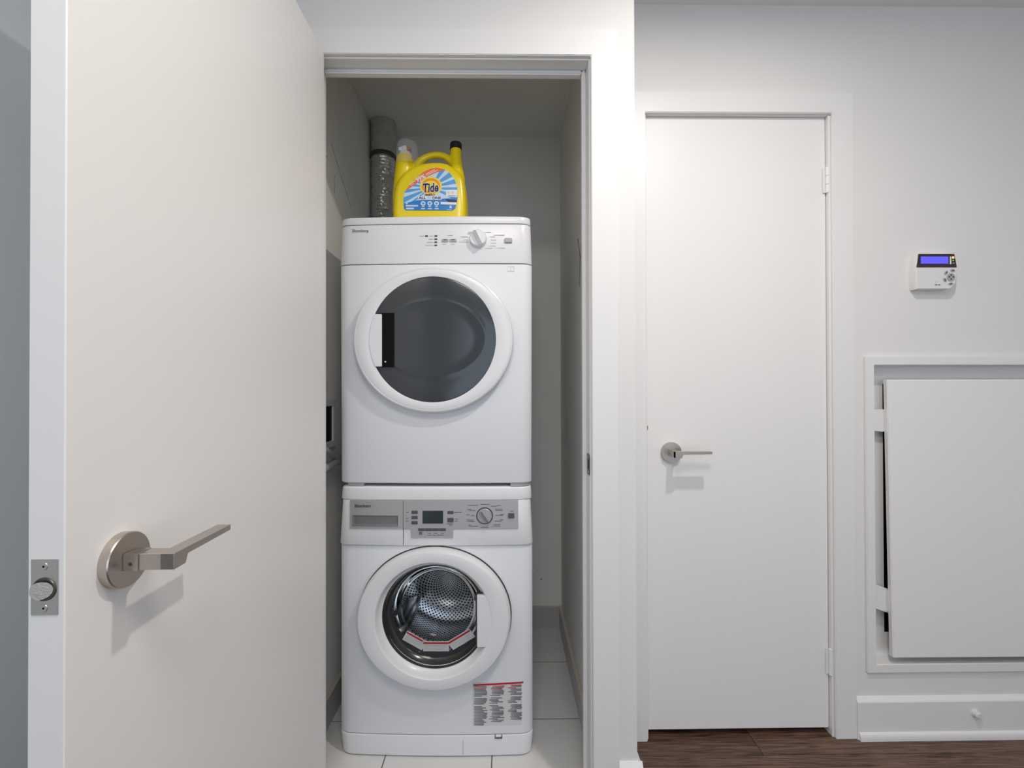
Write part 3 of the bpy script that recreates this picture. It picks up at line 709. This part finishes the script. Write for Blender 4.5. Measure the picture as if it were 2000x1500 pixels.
loft(bm, [ell(0.2445, 0.2245, -0.001, xo, DDZ, n), ell(0.246, 0.226, -0.006, xo, DDZ, n), ell(0.246, 0.226, -0.020, xo, DDZ, n), ell(0.2440, 0.2240, -0.028, xo, DDZ, n), ell(0.2395, 0.2195, -0.0305, xo, DDZ, n), ell(0.2385, 0.2185, -0.0300, xo, DDZ, n),
          ell(0.2375, 0.2175, -0.0304, xo, DDZ, n), ell(0.1955, 0.1955, -0.0335, xo, DDZ, n), ell(0.1937, 0.1937, -0.0325, xo, DDZ, n), ell(0.1933, 0.1933, -0.0290, xo, DDZ, n)], False, False)
obj('door_ring', bm, 'white_plastic', dd, angle=40)
bm = bmesh.new(); loft(bm, [ell(0.2425, 0.2225, 0.006, xo, DDZ, n), ell(0.2425, 0.2225, -0.0018, xo, DDZ, n), ell(0.235, 0.215, -0.0018, xo, DDZ, n)], False, False); obj('door_gap_shade', bm, 'seam', dd)  # same dark ring, shade painted around the dryer door
# smoked window with a faint moulded rim, slightly domed
hx0, hx1, hz0, hz1 = lx(751, 632), lx(775.5, 632), bz(717.5, 632), bz(611.5, 632)
bm = bmesh.new()
rs = []
for r_, y_ in ((0.1936, -0.0300), (0.190, -0.0308), (0.150, -0.0320)): rs.append(ell(r_, r_, y_, xo, DDZ, n))
for rx_, rz_, y_ in ((0.166, 0.122, -0.0325), (0.163, 0.119, -0.0333), (0.158, 0.114, -0.0333), (0.155, 0.111, -0.0326), (0.12, 0.085, -0.0330), (0.06, 0.042, -0.0334), (0.01, 0.007, -0.0335)): rs.append(ell(rx_, rz_, y_, xo, DDZ+0.003, n))
rs = [rs[0], rs[1]] + [ell(0.172, 0.135, -0.0320, xo, DDZ+0.003, n)] + rs[3:]
loft(bm, rs, False, True)
obj('window', bm, 'smoked', dd, angle=50)['label'] = 'smoked dark round window'
# handle: white plate, deep black slot beside it
segment_plate('door_handle', 0.1933, DDZ, hx0+0.0005, bz(716, 632), bz(614, 632), -0.0365, -0.029, False, 'white_plastic', dd)
bm = bmesh.new(); zz0, zz1 = hz0, hz1; r_ = 0.004
pts = [(hx0-0.012, zz0), (hx1-r_, zz0), (hx1-0.001, zz0+0.001), (hx1, zz0+r_), (hx1, zz1-r_), (hx1-0.001, zz1-0.001), (hx1-r_, zz1), (hx0-0.012, zz1)]
prism(bm, pts, -0.0345, -0.029); sl = obj('handle_recess', bm, 'black', dd); sl['label'] = 'glossy black grip slot'
bm = bmesh.new()
for a in ((hx1-0.0002, hx1+0.0016, zz0-0.001, zz1+0.001), (hx0-0.012, hx1+0.0016, zz1-0.0002, zz1+0.0012), (hx0-0.012, hx1+0.0016, zz0-0.0012, zz0+0.0002)): bx(bm, a[0], a[1], -0.0350, -0.031, a[2], a[3])
obj('slot_rim', bm, 'smoked', dd, bevel=0.0003, seg=1)
bm = bmesh.new(); hxs = lx(758, 632); hzs = bz(706.5, 632)
loft(bm, [ell(r2, r2, y2, hxs, hzs, 16) for r2, y2 in ((0.0035, -0.034), (0.0035, -0.036), (0.0022, -0.0378), (0.0005, -0.0382))]); obj('slot_screw', bm, 'chrome', dd)
# controls
def cy(x): return 0.0003 + front_y(x)
sd = 618.0
lettering('lettering', 'Blomberg', 31/sd, 6.5/sd, (lx(707.5), cy(lx(707.5))-0.0022, bz(450.3)), 'print', cp, bold=0.015)
for a, b_, py in ((834, 839.5, 462), (852.5, 857.8, 462), (852.3, 857.6, 468.3), (852.3, 857.5, 474.2), (852, 857.5, 480.3)):
    bars('indicator_light', [(lx(a), lx(b_), bz(py+1.3), bz(py-1.3))], -0.0003, 'darkprint', cp, t=0.0006)
for px in (872.8, 888.4):
    bb_ = cplate('button', lx(px-6.6), lx(px+6.6), bz(474.2), bz(468.3), 0.0024, 'lightbutton', cp, y=0.0003, n=2, bevel=0.0008)
    bars('button_mark', [(lx(px-3), lx(px+3), bz(470.6), bz(469.2))], -0.0022, 'darkprint', cp)
cplate('power_button', lx(987.5), lx(1002.5), bz(476), bz(466.5), 0.0055, 'lightbutton', cp, y=0.0003, n=3, bevel=0.0018)
kx, kz = lx(937), bz(468.5)
knob(cp, kx, cy(kx), kz, 0.0265, 0.016, 'white_plastic', False, R(115), 'lightbutton')
faint = [(823, 832, 462), (843, 850, 462), (841, 850, 468), (838, 850, 474.3), (834, 850, 480.3), (878, 888, 461), (868, 876, 478), (884, 891, 478), (903, 917, 464), (900, 919, 474), (908, 916, 470), (950, 962, 455), (966, 988, 460.5), (960, 970, 464), (961, 972, 470),
         (961, 971, 476.5), (956, 970, 482), (968, 988, 486), (950, 964, 486.5), (916, 926, 458), (932, 940, 450.3), (918, 925, 455)]
bars('panel_print', [(lx(a), lx(b_), bz(py+.5), bz(py-.5)) for a, b_, py in faint], -0.0003, 'faint', cp)
# manual symbol
mx, mz = lx(999.5), bz(526.5)
bm = bmesh.new(); h_ = 0.0065; wd = 0.0112
for a in ((-wd, -wd+.0009, -h_, h_), (wd-.0009, wd, -h_, h_), (-.0004, .0004, -h_, h_), (-wd, wd, -h_-.0014, -h_+.0004)): bx(bm, mx+a[0], mx+a[1], front_y(mx)-0.0007, front_y(mx)+.001, mz+a[2], mz+a[3])
for s in (-1, 1): bx(bm, mx+s*wd*.5-wd*.45, mx+s*wd*.5+wd*.45, front_y(mx)-0.0007, front_y(mx)+.001, mz+h_-.0002, mz+h_+.0009)
obj('manual_symbol', bm, 'faint', cab, smooth=False)

# ------------------------------------------------------------------ detergent bottle on the dryer
ZT = 1.6988
SB = 574.0; K = 6.82
bt = thing('detergent_bottle', (-0.1965, 1.55, ZT), 'yellow detergent jug with a blue label standing on the dryer', 'bottle')
def bu(u): return ((700 + u/K) - 988)/SB + 0.1965
def bv(v): return 1.16 - ((220 + v/K) - 756)/SB - ZT
def fu(u, s_=595.5): return ((700 + u/K) - 988)/s_ + 0.1965
def fv(v, s_=595.5): return 1.16 - ((220 + v/K) - 756)/s_ - ZT
bm = bmesh.new()
sil = [(466, 1540), (460, 1400), (462, 1250), (470, 1120), (487, 1000), (530, 900), (600, 805), (700, 735), (800, 690), (900, 668), (1000, 657), (1110, 658), (1200, 676), (1290, 732), (1370, 800), (1412, 860), (1432, 980), (1444, 1120), (1446, 1260), (1440, 1400), (1432, 1540), (1405, 1575), (500, 1575)]
P = [(fu(a, 588.0), max(0.0, fv(b_, 590.0))) for a, b_ in sil]
cxm = sum(p[0] for p in P)/len(P); czm = sum(p[1] for p in P)/len(P)
rings = []
for yv, sc in ((-0.055, 0.80), (-0.0545, 0.86), (-0.051, 0.925), (-0.043, 0.97), (-0.028, 0.995), (0, 1.0), (0.028, 0.995), (0.043, 0.97), (0.051, 0.925), (0.0545, 0.86), (0.055, 0.80)):
    rings.append([(cxm + (x-cxm)*sc, yv, max(0.0, czm + (z-czm)*sc if z > 0.02 else z + (1-sc)*0.04)) for x, z in P])
loft(bm, rings)
# left spout tower, right filler neck, handle
tube(bm, [(bu(600), 0, bv(1350)), (bu(596), 0, bv(1100)), (bu(604), 0, bv(900)), (bu(618), 0, bv(760)), (bu(622), 0, bv(640)), (bu(622), 0, bv(578))], [0.034, 0.0335, 0.031, 0.0305, 0.0285, 0.0265], 32)
tube(bm, [(bu(690), 0, bv(900)), (bu(700), 0, bv(760)), (bu(722), 0, bv(680))], [0.030, 0.021, 0.012], 24)
tube(bm, [(bu(1325), 0, bv(1150)), (bu(1325), 0, bv(900)), (bu(1310), 0, bv(720)), (bu(1302), 0, bv(600)), (bu(1303), 0, bv(480))], [0.026, 0.0255, 0.0212, 0.0196, 0.0185], 32)
hp = [(775, 735), (835, 640), (905, 595), (985, 568), (1070, 562), (1150, 578), (1240, 640), (1300, 720)]
tube(bm, [(bu(a), 0, bv(b_)) for a, b_ in hp], [0.017, 0.0135, 0.0115, 0.0112, 0.0112, 0.0115, 0.013, 0.016], 20)
jug = obj('bottle_body', bm, 'yellow', bt)
rm = jug.modifiers.new('r', 'REMESH'); rm.mode = 'VOXEL'; rm.voxel_size = 0.0026
sm = jug.modifiers.new('s', 'SMOOTH'); sm.iterations = 7; sm.factor = 0.5
evaluated(jug); jug.data.polygons.foreach_set('use_smooth', [True]*len(jug.data.polygons))
bm = bmesh.new(); c0 = (bu(1303), 0)
loft(bm, [circ_z(r_, bv(v_), c0[0], 0, 32) for r_, v_ in ((0.0195, 492), (0.0202, 488), (0.0202, 425), (0.0190, 408), (0.0150, 404))]); obj('filler_cap', bm, 'capblack', bt)
bm = bmesh.new(); c0 = bu(655)
loft(bm, [circ_z(r_, bv(v_), c0, 0, 48) for r_, v_ in ((0.0355, 700), (0.0365, 640), (0.0362, 480), (0.0345, 430), (0.028, 398), (0.015, 385), (0.002, 383))], False, True)
obj('clear_cap', bm, 'clearcap', bt, angle=60)['label'] = 'clear plastic cup over the spout'
bm = bmesh.new()
loft(bm, [circ_z(r_, bv(v_), bu(630), 0, 32) for r_, v_ in ((0.0235, 592), (0.0235, 570), (0.018, 540), (0.015, 520), (0.015, 470), (0.012, 465))]); bx(bm, bu(552), bu(660), -0.012, 0.012, bv(525), bv(478)); bx(bm, bu(615), bu(632), -0.004, 0.004, bv(478), bv(440))
obj('spout_tap', bm, 'nozzle', bt, bevel=0.0005, seg=1)
bm = bmesh.new(); loft(bm, [ell(0.0062, 0.0085, yv, bu(688), bv(498), 24) for yv in (0.004, -0.018, -0.020)]); bx(bm, bu(660), bu(690), -0.014, 0.004, bv(530), bv(465)); obj('tap_button', bm, 'redbutton', bt)
# label
YL = -0.0548
lab = [(612, 1090), (640, 1040), (700, 960), (780, 880), (870, 800), (960, 757), (1050, 742), (1150, 765), (1220, 812), (1275, 880), (1310, 960), (1325, 1060), (1322, 1140), (1308, 1230), (1292, 1290), (1250, 1315), (640, 1312), (612, 1290), (604, 1180)]
def lpoly(name, pts, m, parent, lay):
    """label art is moulded to the jug's bulged face: each layer sits on the one below"""
    bm = bmesh.new(); y = YL - 0.00025*lay - 0.0012
    prism(bm, [(fu(a), fv(b_ - 12)) for a, b_ in pts], y, y + 0.0016); o = obj(name, bm, m, parent, smooth=False); return o
def clip(poly, clipper):
    def inside(p, a, b): return (b[0]-a[0])*(p[1]-a[1]) - (b[1]-a[1])*(p[0]-a[0]) >= 0
    def inter(p, q, a, b):
        x1, y1, x2, y2 = *p, *q; x3, y3, x4, y4 = *a, *b
        d = (x1-x2)*(y3-y4)-(y1-y2)*(x3-x4)
        if abs(d) < 1e-9: return p
        t = ((x1-x3)*(y3-y4)-(y1-y3)*(x3-x4))/d; return (x1+t*(x2-x1), y1+t*(y2-y1))
    out = poly
    for a, b in zip(clipper, clipper[1:] + clipper[:1]):
        inp, out = out, []
        for p, q in zip(inp, inp[1:] + inp[:1]):
            if inside(q, a, b):
                if not inside(p, a, b): out.append(inter(p, q, a, b))
                out.append(q)
            elif inside(p, a, b): out.append(inter(p, q, a, b))
        if not out: return []
    return out
hull = lab
plate = lpoly('front_label', lab, 'l_pale', bt, 0); plate['label'] = 'blue and orange printed label'
cxl, cyl = 965, 1010
for k, (a0, a1) in enumerate(((-62, -50), (-40, -27), (-20, -9), (-1, 8), (16, 27), (150, 160), (168, 176), (184, 193), (200, 208), (138, 144))):
    wdg = clip([(cxl, cyl), (cxl + 500*math.cos(R(a0)), cyl + 500*math.sin(R(a0))), (cxl + 500*math.cos(R(a1)), cyl + 500*math.sin(R(a1)))], hull)
    if len(wdg) > 2: lpoly('ray', wdg, 'l_mid', plate, 1)
lpoly('lower_band', clip([(590, 1225), (800, 1180), (1000, 1168), (1345, 1140), (1345, 1330), (590, 1330)], hull), 'l_blue', plate, 2)
lpoly('upper_band', clip([(620, 1062), (700, 1010), (800, 940), (930, 860), (1060, 800), (1170, 768), (1100, 700), (900, 700), (600, 1000)], hull), 'l_orange', plate, 2)
def disc(r, m, lay, name, cx=970, cy=990, rx=None):
    lpoly(name, [(cx + (rx or r)*math.cos(2*PI*i/40), cy + r*math.sin(2*PI*i/40)) for i in range(40)], m, plate, lay)
disc(124, 'l_yellow', 3, 'emblem', rx=146); disc(104, 'l_amber', 4, 'emblem', rx=122); disc(72, 'l_yellow', 5, 'emblem', rx=92)
def lt(body, cx, cy, w_, h_, m, lay, **kw): lettering('lettering', body, w_/K/595.5, h_/K/595.5, (fu(cx), YL - 0.00025*lay - 0.0013, fv(cy - 12)), m, plate, **kw)
lt('Tide', 968, 1012, 222, 138, 'l_white', 6, shear=0.18, bold=0.055, rot=R(4))
lt('Tide', 968, 1012, 206, 124, 'l_navy', 7, shear=0.18, bold=0.03, rot=R(4))
lt('SIMPLY', 960, 1108, 138, 22, 'l_navy', 6, bold=0.03)
lpoly('name_strip', [(800, 1128), (1118, 1128), (1108, 1172), (795, 1172)], 'l_white', plate, 4)
lt('ALL', 855, 1149, 100, 34, 'l_navy', 6, bold=0.03); lt('IN', 945, 1149, 40, 30, 'faint', 6); lt('ONE', 1045, 1149, 118, 34, 'l_navy', 6, bold=0.03)
lt('99%', 833, 885, 135, 62, 'l_white', 5, bold=0.03, rot=R(28))
def lbar(x0, y0, x1, y1, t, m, lay, name='small_print'):
    dx, dy = x1-x0, y1-y0; L = math.hypot(dx, dy); nx, ny = -dy/L*t/2, dx/L*t/2
    lpoly(name, [(x0+nx, y0+ny), (x1+nx, y1+ny), (x1-nx, y1-ny), (x0-nx, y0-ny)], m, plate, lay)
lbar(680, 975, 765, 915, 8, 'l_white', 4); lbar(700, 985, 750, 950, 5, 'l_white', 4); lbar(900, 835, 1025, 768, 8, 'l_white', 4); lbar(905, 850, 1060, 775, 6, 'l_white', 4)
for cx_ in (866, 955, 1045):
    disc(29, 'l_white', 4, 'badge', cx_, 1222, 31); disc(17, 'l_mid', 5, 'badge', cx_, 1222, 18)
    lbar(cx_-18, 1264, cx_+18, 1264, 10, 'l_white', 4); lbar(cx_-26, 1293, cx_+28, 1293, 10, 'l_white', 4)
lbar(640, 1222, 660, 1222, 16, 'l_white', 4); lbar(636, 1254, 800, 1254, 20, 'l_pale', 4); lbar(640, 1290, 742, 1290, 22, 'l_pale', 4)
lpoly('price_tag', [(1172, 1040), (1322, 1040), (1316, 1138), (1170, 1130)], 'l_white', plate, 5); lbar(1195, 1120, 1300, 1122, 7, 'print', 6); lbar(1190, 1078, 1218, 1078, 28, 'sticker', 6); lbar(1240, 1078, 1275, 1078, 28, 'sticker', 6)
lpoly('dark_strip', clip([(1160, 1165), (1325, 1175), (1325, 1202), (1200, 1200)], hull), 'l_navy', plate, 5)
lpoly('white_strip', clip([(1100, 1200), (1310, 1208), (1310, 1240), (1098, 1232)], hull), 'l_white', plate, 5)
lbar(1218, 1268, 1245, 1268, 34, 'l_pale', 4); lbar(1180, 1305, 1245, 1305, 5, 'l_white', 4)
# raised rim round the label panel
bm = bmesh.new(); rim = [(575, 1400), (572, 1200), (585, 1080), (640, 960), (720, 860), (840, 760), (960, 712), (1060, 700), (1170, 715), (1260, 775), (1325, 870), (1365, 1000), (1378, 1150), (1370, 1400)]
for i in range(1): tube(bm, [(fu(a), YL+0.0005 + 0.00002*abs(a-960)*0.6, fv(b_ - 12)) for a, b_ in rim], 0.0017, 8)
obj('label_rim', bm, 'yellow', bt)

# ------------------------------------------------------------------ dryer duct at the rear left of the closet
du = thing('dryer_duct', (-0.5615, 2.095, 0.95), 'silver flexible exhaust duct rising to the closet ceiling behind the dryer', 'duct')
bm = bmesh.new(); Z = 1.42 - 0.95 + 0.0
rings = []; n = 40; zz = 0.10; k = 0
top = 2.222 - 0.95
while zz < top:
    r_ = 0.0535 + (0.0026 if k % 2 else -0.0026)
    rings.append([((r_ + random.uniform(-.0018, .0018))*math.cos(2*PI*i/n), (r_ + random.uniform(-.0018, .0018))*math.sin(2*PI*i/n), zz + 0.006*(i/n) + random.uniform(-.001, .001) if 0 < i < n-1 else zz) for i in range(n)])
    zz += 0.0072; k += 1
loft(bm, rings); obj('flexible_hose', bm, 'foil', du, angle=70)['label'] = 'crinkled foil hose'
bm = bmesh.new(); loft(bm, [circ_z(r_, z_-0.95, 0, 0, 40) for r_, z_ in ((0.0525, 2.195), (0.0535, 2.20), (0.0540, 2.235), (0.0565, 2.32), (0.0560, 2.352), (0.052, 2.354))]); obj('metal_collar', bm, 'galv', du)
bm = bmesh.new(); loft(bm, [circ_z(r_, z_-0.95, 0, 0, 40) for r_, z_ in ((0.0570, 2.206), (0.0585, 2.210), (0.0585, 2.222), (0.0570, 2.226))]); obj('clamp_band', bm, 'darksteel', du)
bm = bmesh.new(); loft(bm, [[((r_+random.uniform(-.0015, .0015))*math.cos(2*PI*i/40), (r_+random.uniform(-.0015, .0015))*math.sin(2*PI*i/40), z_-0.95) for i in range(40)] for r_, z_ in ((0.0545, 2.350), (0.0572, 2.357), (0.0575, 2.3755))]); obj('plaster_ring', bm, 'plaster', du)
# wall elbow that feeds the duct, low behind the dryer
tube_bm = bmesh.new(); tube(tube_bm, [(0, 0, 0.11), (0.0, -0.0, 0.06), (0.02, 0.0, 0.02), (0.07, 0, 0.004)], 0.050, 24); obj('elbow', tube_bm, 'galv', du)

# ------------------------------------------------------------------ valve box and hose on the left closet wall
vb = thing('valve_box', (-0.62, 1.56, 1.035), 'white recessed valve box on the closet wall left of the dryer', 'valve box')
bm = bmesh.new()
y0, y1, z0, z1 = -0.16, 0.088, -0.085, 0.082; t = 0.022
for a in ((y0, y1, z0, z0+t), (y0, y1, z1-t, z1), (y0, y0+t, z0+t, z1-t), (y1-t, y1, z0+t, z1-t)): bx(bm, -0.002, 0.008, a[0], a[1], a[2], a[3])
obj('box_frame', bm, 'white_plastic', vb, bevel=0.001)
box('box_recess', -0.001, 0.001, y0+t, y1-t, z0+t, z1-t, 'black', vb)
bm = bmesh.new(); tube(bm, [(0.020, -0.10, -0.02), (0.020, -0.10, 0.03)], 0.009, 12); tube(bm, [(0.000, -0.10, 0.005), (0.020, -0.10, 0.005)], 0.008, 12); obj('valve', bm, 'steel', vb)
hs = thing('drain_hose', (-0.60, 1.50, 0.905), 'grey hose leading from the valve box to behind the machines', 'hose')
bm = bmesh.new(); tube(bm, [(0.012, -0.04, 0.06), (0.010, 0.00, 0.048), (0.008, 0.05, 0.028), (0.012, 0.12, 0.008), (0.018, 0.22, -0.02), (0.03, 0.40, -0.06), (0.06, 0.53, -0.12), (0.12, 0.60, -0.2)], 0.0115, 12); obj('hose_tube', bm, 'hose', hs)
bm = bmesh.new(); tube(bm, [(0.006, -0.04, -0.010), (0.006, 0.03, -0.012), (0.006, 0.09, -0.004), (0.008, 0.16, -0.012)], 0.014, 12); obj('hose_tube', bm, 'hose', hs)

# ------------------------------------------------------------------ keypad on the end wall
kp = thing('alarm_keypad', (1.388, YB, 1.49), 'white wall keypad with a glowing blue screen above the access panel', 'keypad')
sk = 594.0
def ku(u): return ((1760 + u/12.5) - 988)/sk*0.985 - 1.388 + 0.012
def kv(v): return 1.16 - ((470 + v/12.5) - 756)/sk*0.99 - 1.49
def kprism(name, pts, y0, y1, m, parent, bevel=0.0, inset=0):
    bm = bmesh.new(); prism(bm, [(ku(a), kv(b_)) for a, b_ in pts], y0, y1); return obj(name, bm, m, parent, bevel=bevel, seg=3)
out = [(430, 310), (1340, 310), (1375, 420), (1405, 660), (1400, 900), (1370, 1040), (1300, 1150), (1220, 1195), (400, 1195), (385, 1150), (385, 700), (395, 500)]
bm = bmesh.new(); P2 = [(ku(a), kv(b_)) for a, b_ in out]; mcx = sum(p[0] for p in P2)/len(P2); mcz = sum(p[1] for p in P2)/len(P2)
loft(bm, [[(mcx+(x-mcx)*s_, yv, mcz+(z-mcz)*s_) for x, z in P2] for yv, s_ in ((0, 0.99), (-0.012, 1.0), (-0.024, 1.0), (-0.027, 0.985), (-0.028, 0.965))])
kb = obj('case', bm, 'keypad', kp, angle=30)
bz_ = kprism('screen_bezel', [(440, 335), (1335, 335), (1395, 662), (395, 662)], -0.0300, -0.0265, 'bezel', kp, bevel=0.0006)
kprism('screen', [(490, 400), (1175, 400), (1175, 575), (490, 575)], -0.0306, -0.0296, 'screen', kp)
kprism('status_bar', [(1215, 400), (1250, 400), (1250, 590), (1215, 590)], -0.0306, -0.0296, 'keypad', kp)
def kdisc(name, u, v, r_, m, parent, y0=-0.0306, y1=-0.0296, rx=None, rot=0):
    pts = []
    for i in range(28):
        a = 2*PI*i/28; p, q_ = (rx or r_)*math.cos(a), r_*math.sin(a); pts.append((u + p*math.cos(rot) - q_*math.sin(rot), v + p*math.sin(rot) + q_*math.cos(rot)))
    return kprism(name, pts, y0, y1, m, parent)
kdisc('indicator_light', 1297, 425, 30, 'led', kp); kdisc('indicator_light', 1295, 498, 16, 'ledg', kp); kdisc('indicator_light', 1305, 562, 12, 'faint', kp, rx=22)
kdisc('round_pad', 1247, 905, 100, 'lightbutton', kp, -0.0300, -0.0275)
for (u, v) in ((1247, 855), (1247, 952), (1200, 900), (1300, 900)): kdisc('arrow_key', u, v, 22, 'button', kp, -0.0306, -0.0295)
for (u, v, rot) in ((1128, 795, R(-55)), (1293, 740, R(8)), (1095, 975, R(62)), (1240, 1068, R(-3))): kdisc('button', u, v, 32, 'lightbutton', kp, -0.0300, -0.0275, rx=58, rot=rot); kdisc('button_mark', u, v, 15, 'button', kp, -0.0306, -0.0295, rx=26, rot=rot)
kprism('panel_print', [(850, 1082), (915, 1082), (915, 1106), (850, 1106)], -0.0284, -0.0278, 'print', kp); kprism('panel_print', [(935, 1082), (988, 1082), (988, 1106), (935, 1106)], -0.0284, -0.0278, 'print', kp)
kprism('panel_print', [(862, 1040), (905, 1000), (910, 1006), (868, 1046)], -0.0284, -0.0278, 'faint', kp)
kp.rotation_euler = (0, 0, 0)

# ------------------------------------------------------------------ access panel recess and its loose cover
ap = thing('access_panel', (1.217, YB, 0.244), 'white framed wall access panel with a loose cover below the keypad', 'access panel')
W_, H_ = AR - AL, AT - AB; fw = 0.0285
bm = bmesh.new()
def fpr(pts): prism(bm, pts, -0.011, 0.0)
o_ = [(-fw, -fw), (W_+fw, -fw), (W_+fw, H_+fw), (-fw, H_+fw)]; i_ = [(0, 0), (W_, 0), (W_, H_), (0, H_)]
q4 = [[bm.verts.new((x, y_, z)) for x, z in ring] for ring, y_ in ((o_, -0.011), (i_, -0.011), (i_, 0.0), (o_, 0.0))]
for k in range(4):
    for i in range(4): bm.faces.new((q4[k][i], q4[k][(i+1) % 4], q4[(k+1) % 4][(i+1) % 4], q4[(k+1) % 4][i]))
obj('frame', bm, 'trim', ap, bevel=0.002)
dpt = 0.042
bm = bmesh.new()      # recess lining and rear flange around a dark cavity
bx(bm, -0.004, 0.0005, -0.008, dpt, 0, H_); bx(bm, W_-0.0005, W_+0.004, -0.008, dpt, 0, H_); bx(bm, 0, W_, -0.008, dpt, H_-0.0005, H_+0.004); bx(bm, 0, W_, -0.008, dpt, -0.004, 0.0005)
obj('recess_lining', bm, 'trim', ap)
cx0, cz0, cz1 = 0.0685, 0.078, H_ - 0.062
bm = bmesh.new()
bx(bm, 0, cx0, dpt-0.002, dpt, 0, H_); bx(bm, W_-0.05, W_, dpt-0.002, dpt, 0, H_); bx(bm, cx0, W_-0.05, dpt-0.002, dpt, cz1, H_); bx(bm, cx0, W_-0.05, dpt-0.002, dpt, 0, cz0)
obj('rear_flange', bm, 'trim', ap)
box('dark_cavity', 0.03, W_-0.03, dpt+0.03, dpt+0.035, 0.03, H_-0.03, 'black', ap)
cv = bpy.data.objects.new('cover', None)
bm = bmesh.new(); bx(bm, 0, 0.76, -0.017, 0, 0, 0.912)
cvr = obj('cover', bm, 'door', ap, bevel=0.002, seg=2); cvr.location = (0.0485, -0.0015, 0.025); cvr.rotation_euler = (R(-1.0), R(0.0), R(-0.3))
cvr['label'] = 'flat loose white cover'; bpy.data.objects.remove(cv)
bm = bmesh.new(); prism(bm, [(0.012, 0.838), (0.06, 0.838), (0.06, 0.762), (0.012, 0.766)], 0.014, 0.018); bx(bm, 0.050, 0.056, 0.0, 0.016, 0.765, 0.835); obj('bracket', bm, 'trim', ap)
bm = bmesh.new(); prism(bm, [(0.012, 0.255), (0.065, 0.235), (0.065, 0.155), (0.012, 0.175)], 0.010, 0.014); bx(bm, 0.050, 0.056, 0.0, 0.012, 0.165, 0.235); obj('bracket', bm, 'trim', ap)
for z_ in (0.052, 0.955):
    bm = bmesh.new(); loft(bm, [ell(r_, r_, y_, 0.033, z_, 16) for r_, y_ in ((0.006, dpt-0.002), (0.006, dpt-0.004), (0.003, dpt-0.006))]); obj('screw', bm, 'steel', ap)

# door stop on the baseboard
ds = thing('door_stop', (1.541, YB-0.013, 0.083), 'small white round door stop fixed to the baseboard', 'door stop')
bm = bmesh.new(); loft(bm, [ell(r_, r_, y_, 0, 0, 32) for r_, y_ in ((0.0125, 0), (0.0125, -0.004), (0.010, -0.005), (0.0095, -0.008))]); obj('stem', bm, 'rub_white', ds)
bm = bmesh.new(); loft(bm, [ell(r_, r_, y_, 0, 0, 32) for r_, y_ in ((0.0100, -0.007), (0.0108, -0.009), (0.0108, -0.013), (0.008, -0.0155), (0.003, -0.016))]); obj('bumper', bm, 'rub_white', ds)

# ceiling fixtures above the frame; the wide one is made up for fill
for k, (x_, y_, _) in enumerate(LAMPS_AND_FILL):
    ro = thing('lamp_or_fill_fixture', (x_, y_, HC), ('round recessed ceiling lamp near the laundry closet', 'added wide flush fill light above the camera', 'round recessed ceiling lamp at the far right behind the camera')[k], 'ceiling lamp', group=None)
    q = 5.6 if k == 1 else 1.0; dz = 0.035 if k == 1 else 0.0
    bm = bmesh.new(); loft(bm, [circ_z(r_, z_, 0, 0, 64) for r_, z_ in ((0.057*q + 0.018, 0), (0.056*q + 0.018, -0.004 - dz), (0.056*q + 0.004, -0.006 - dz), (0.056*q - 0.001, -0.001 - dz))], False, False); obj('lamp_trim', bm, 'trim', ro)
    bm = bmesh.new(); loft(bm, [circ_z(r_, z_, 0, 0, 64) for r_, z_ in ((0.056*q, -0.001 - dz), (0.056*q, -0.0015 - dz))]); obj('lamp_lens', bm, 'lamp', ro)
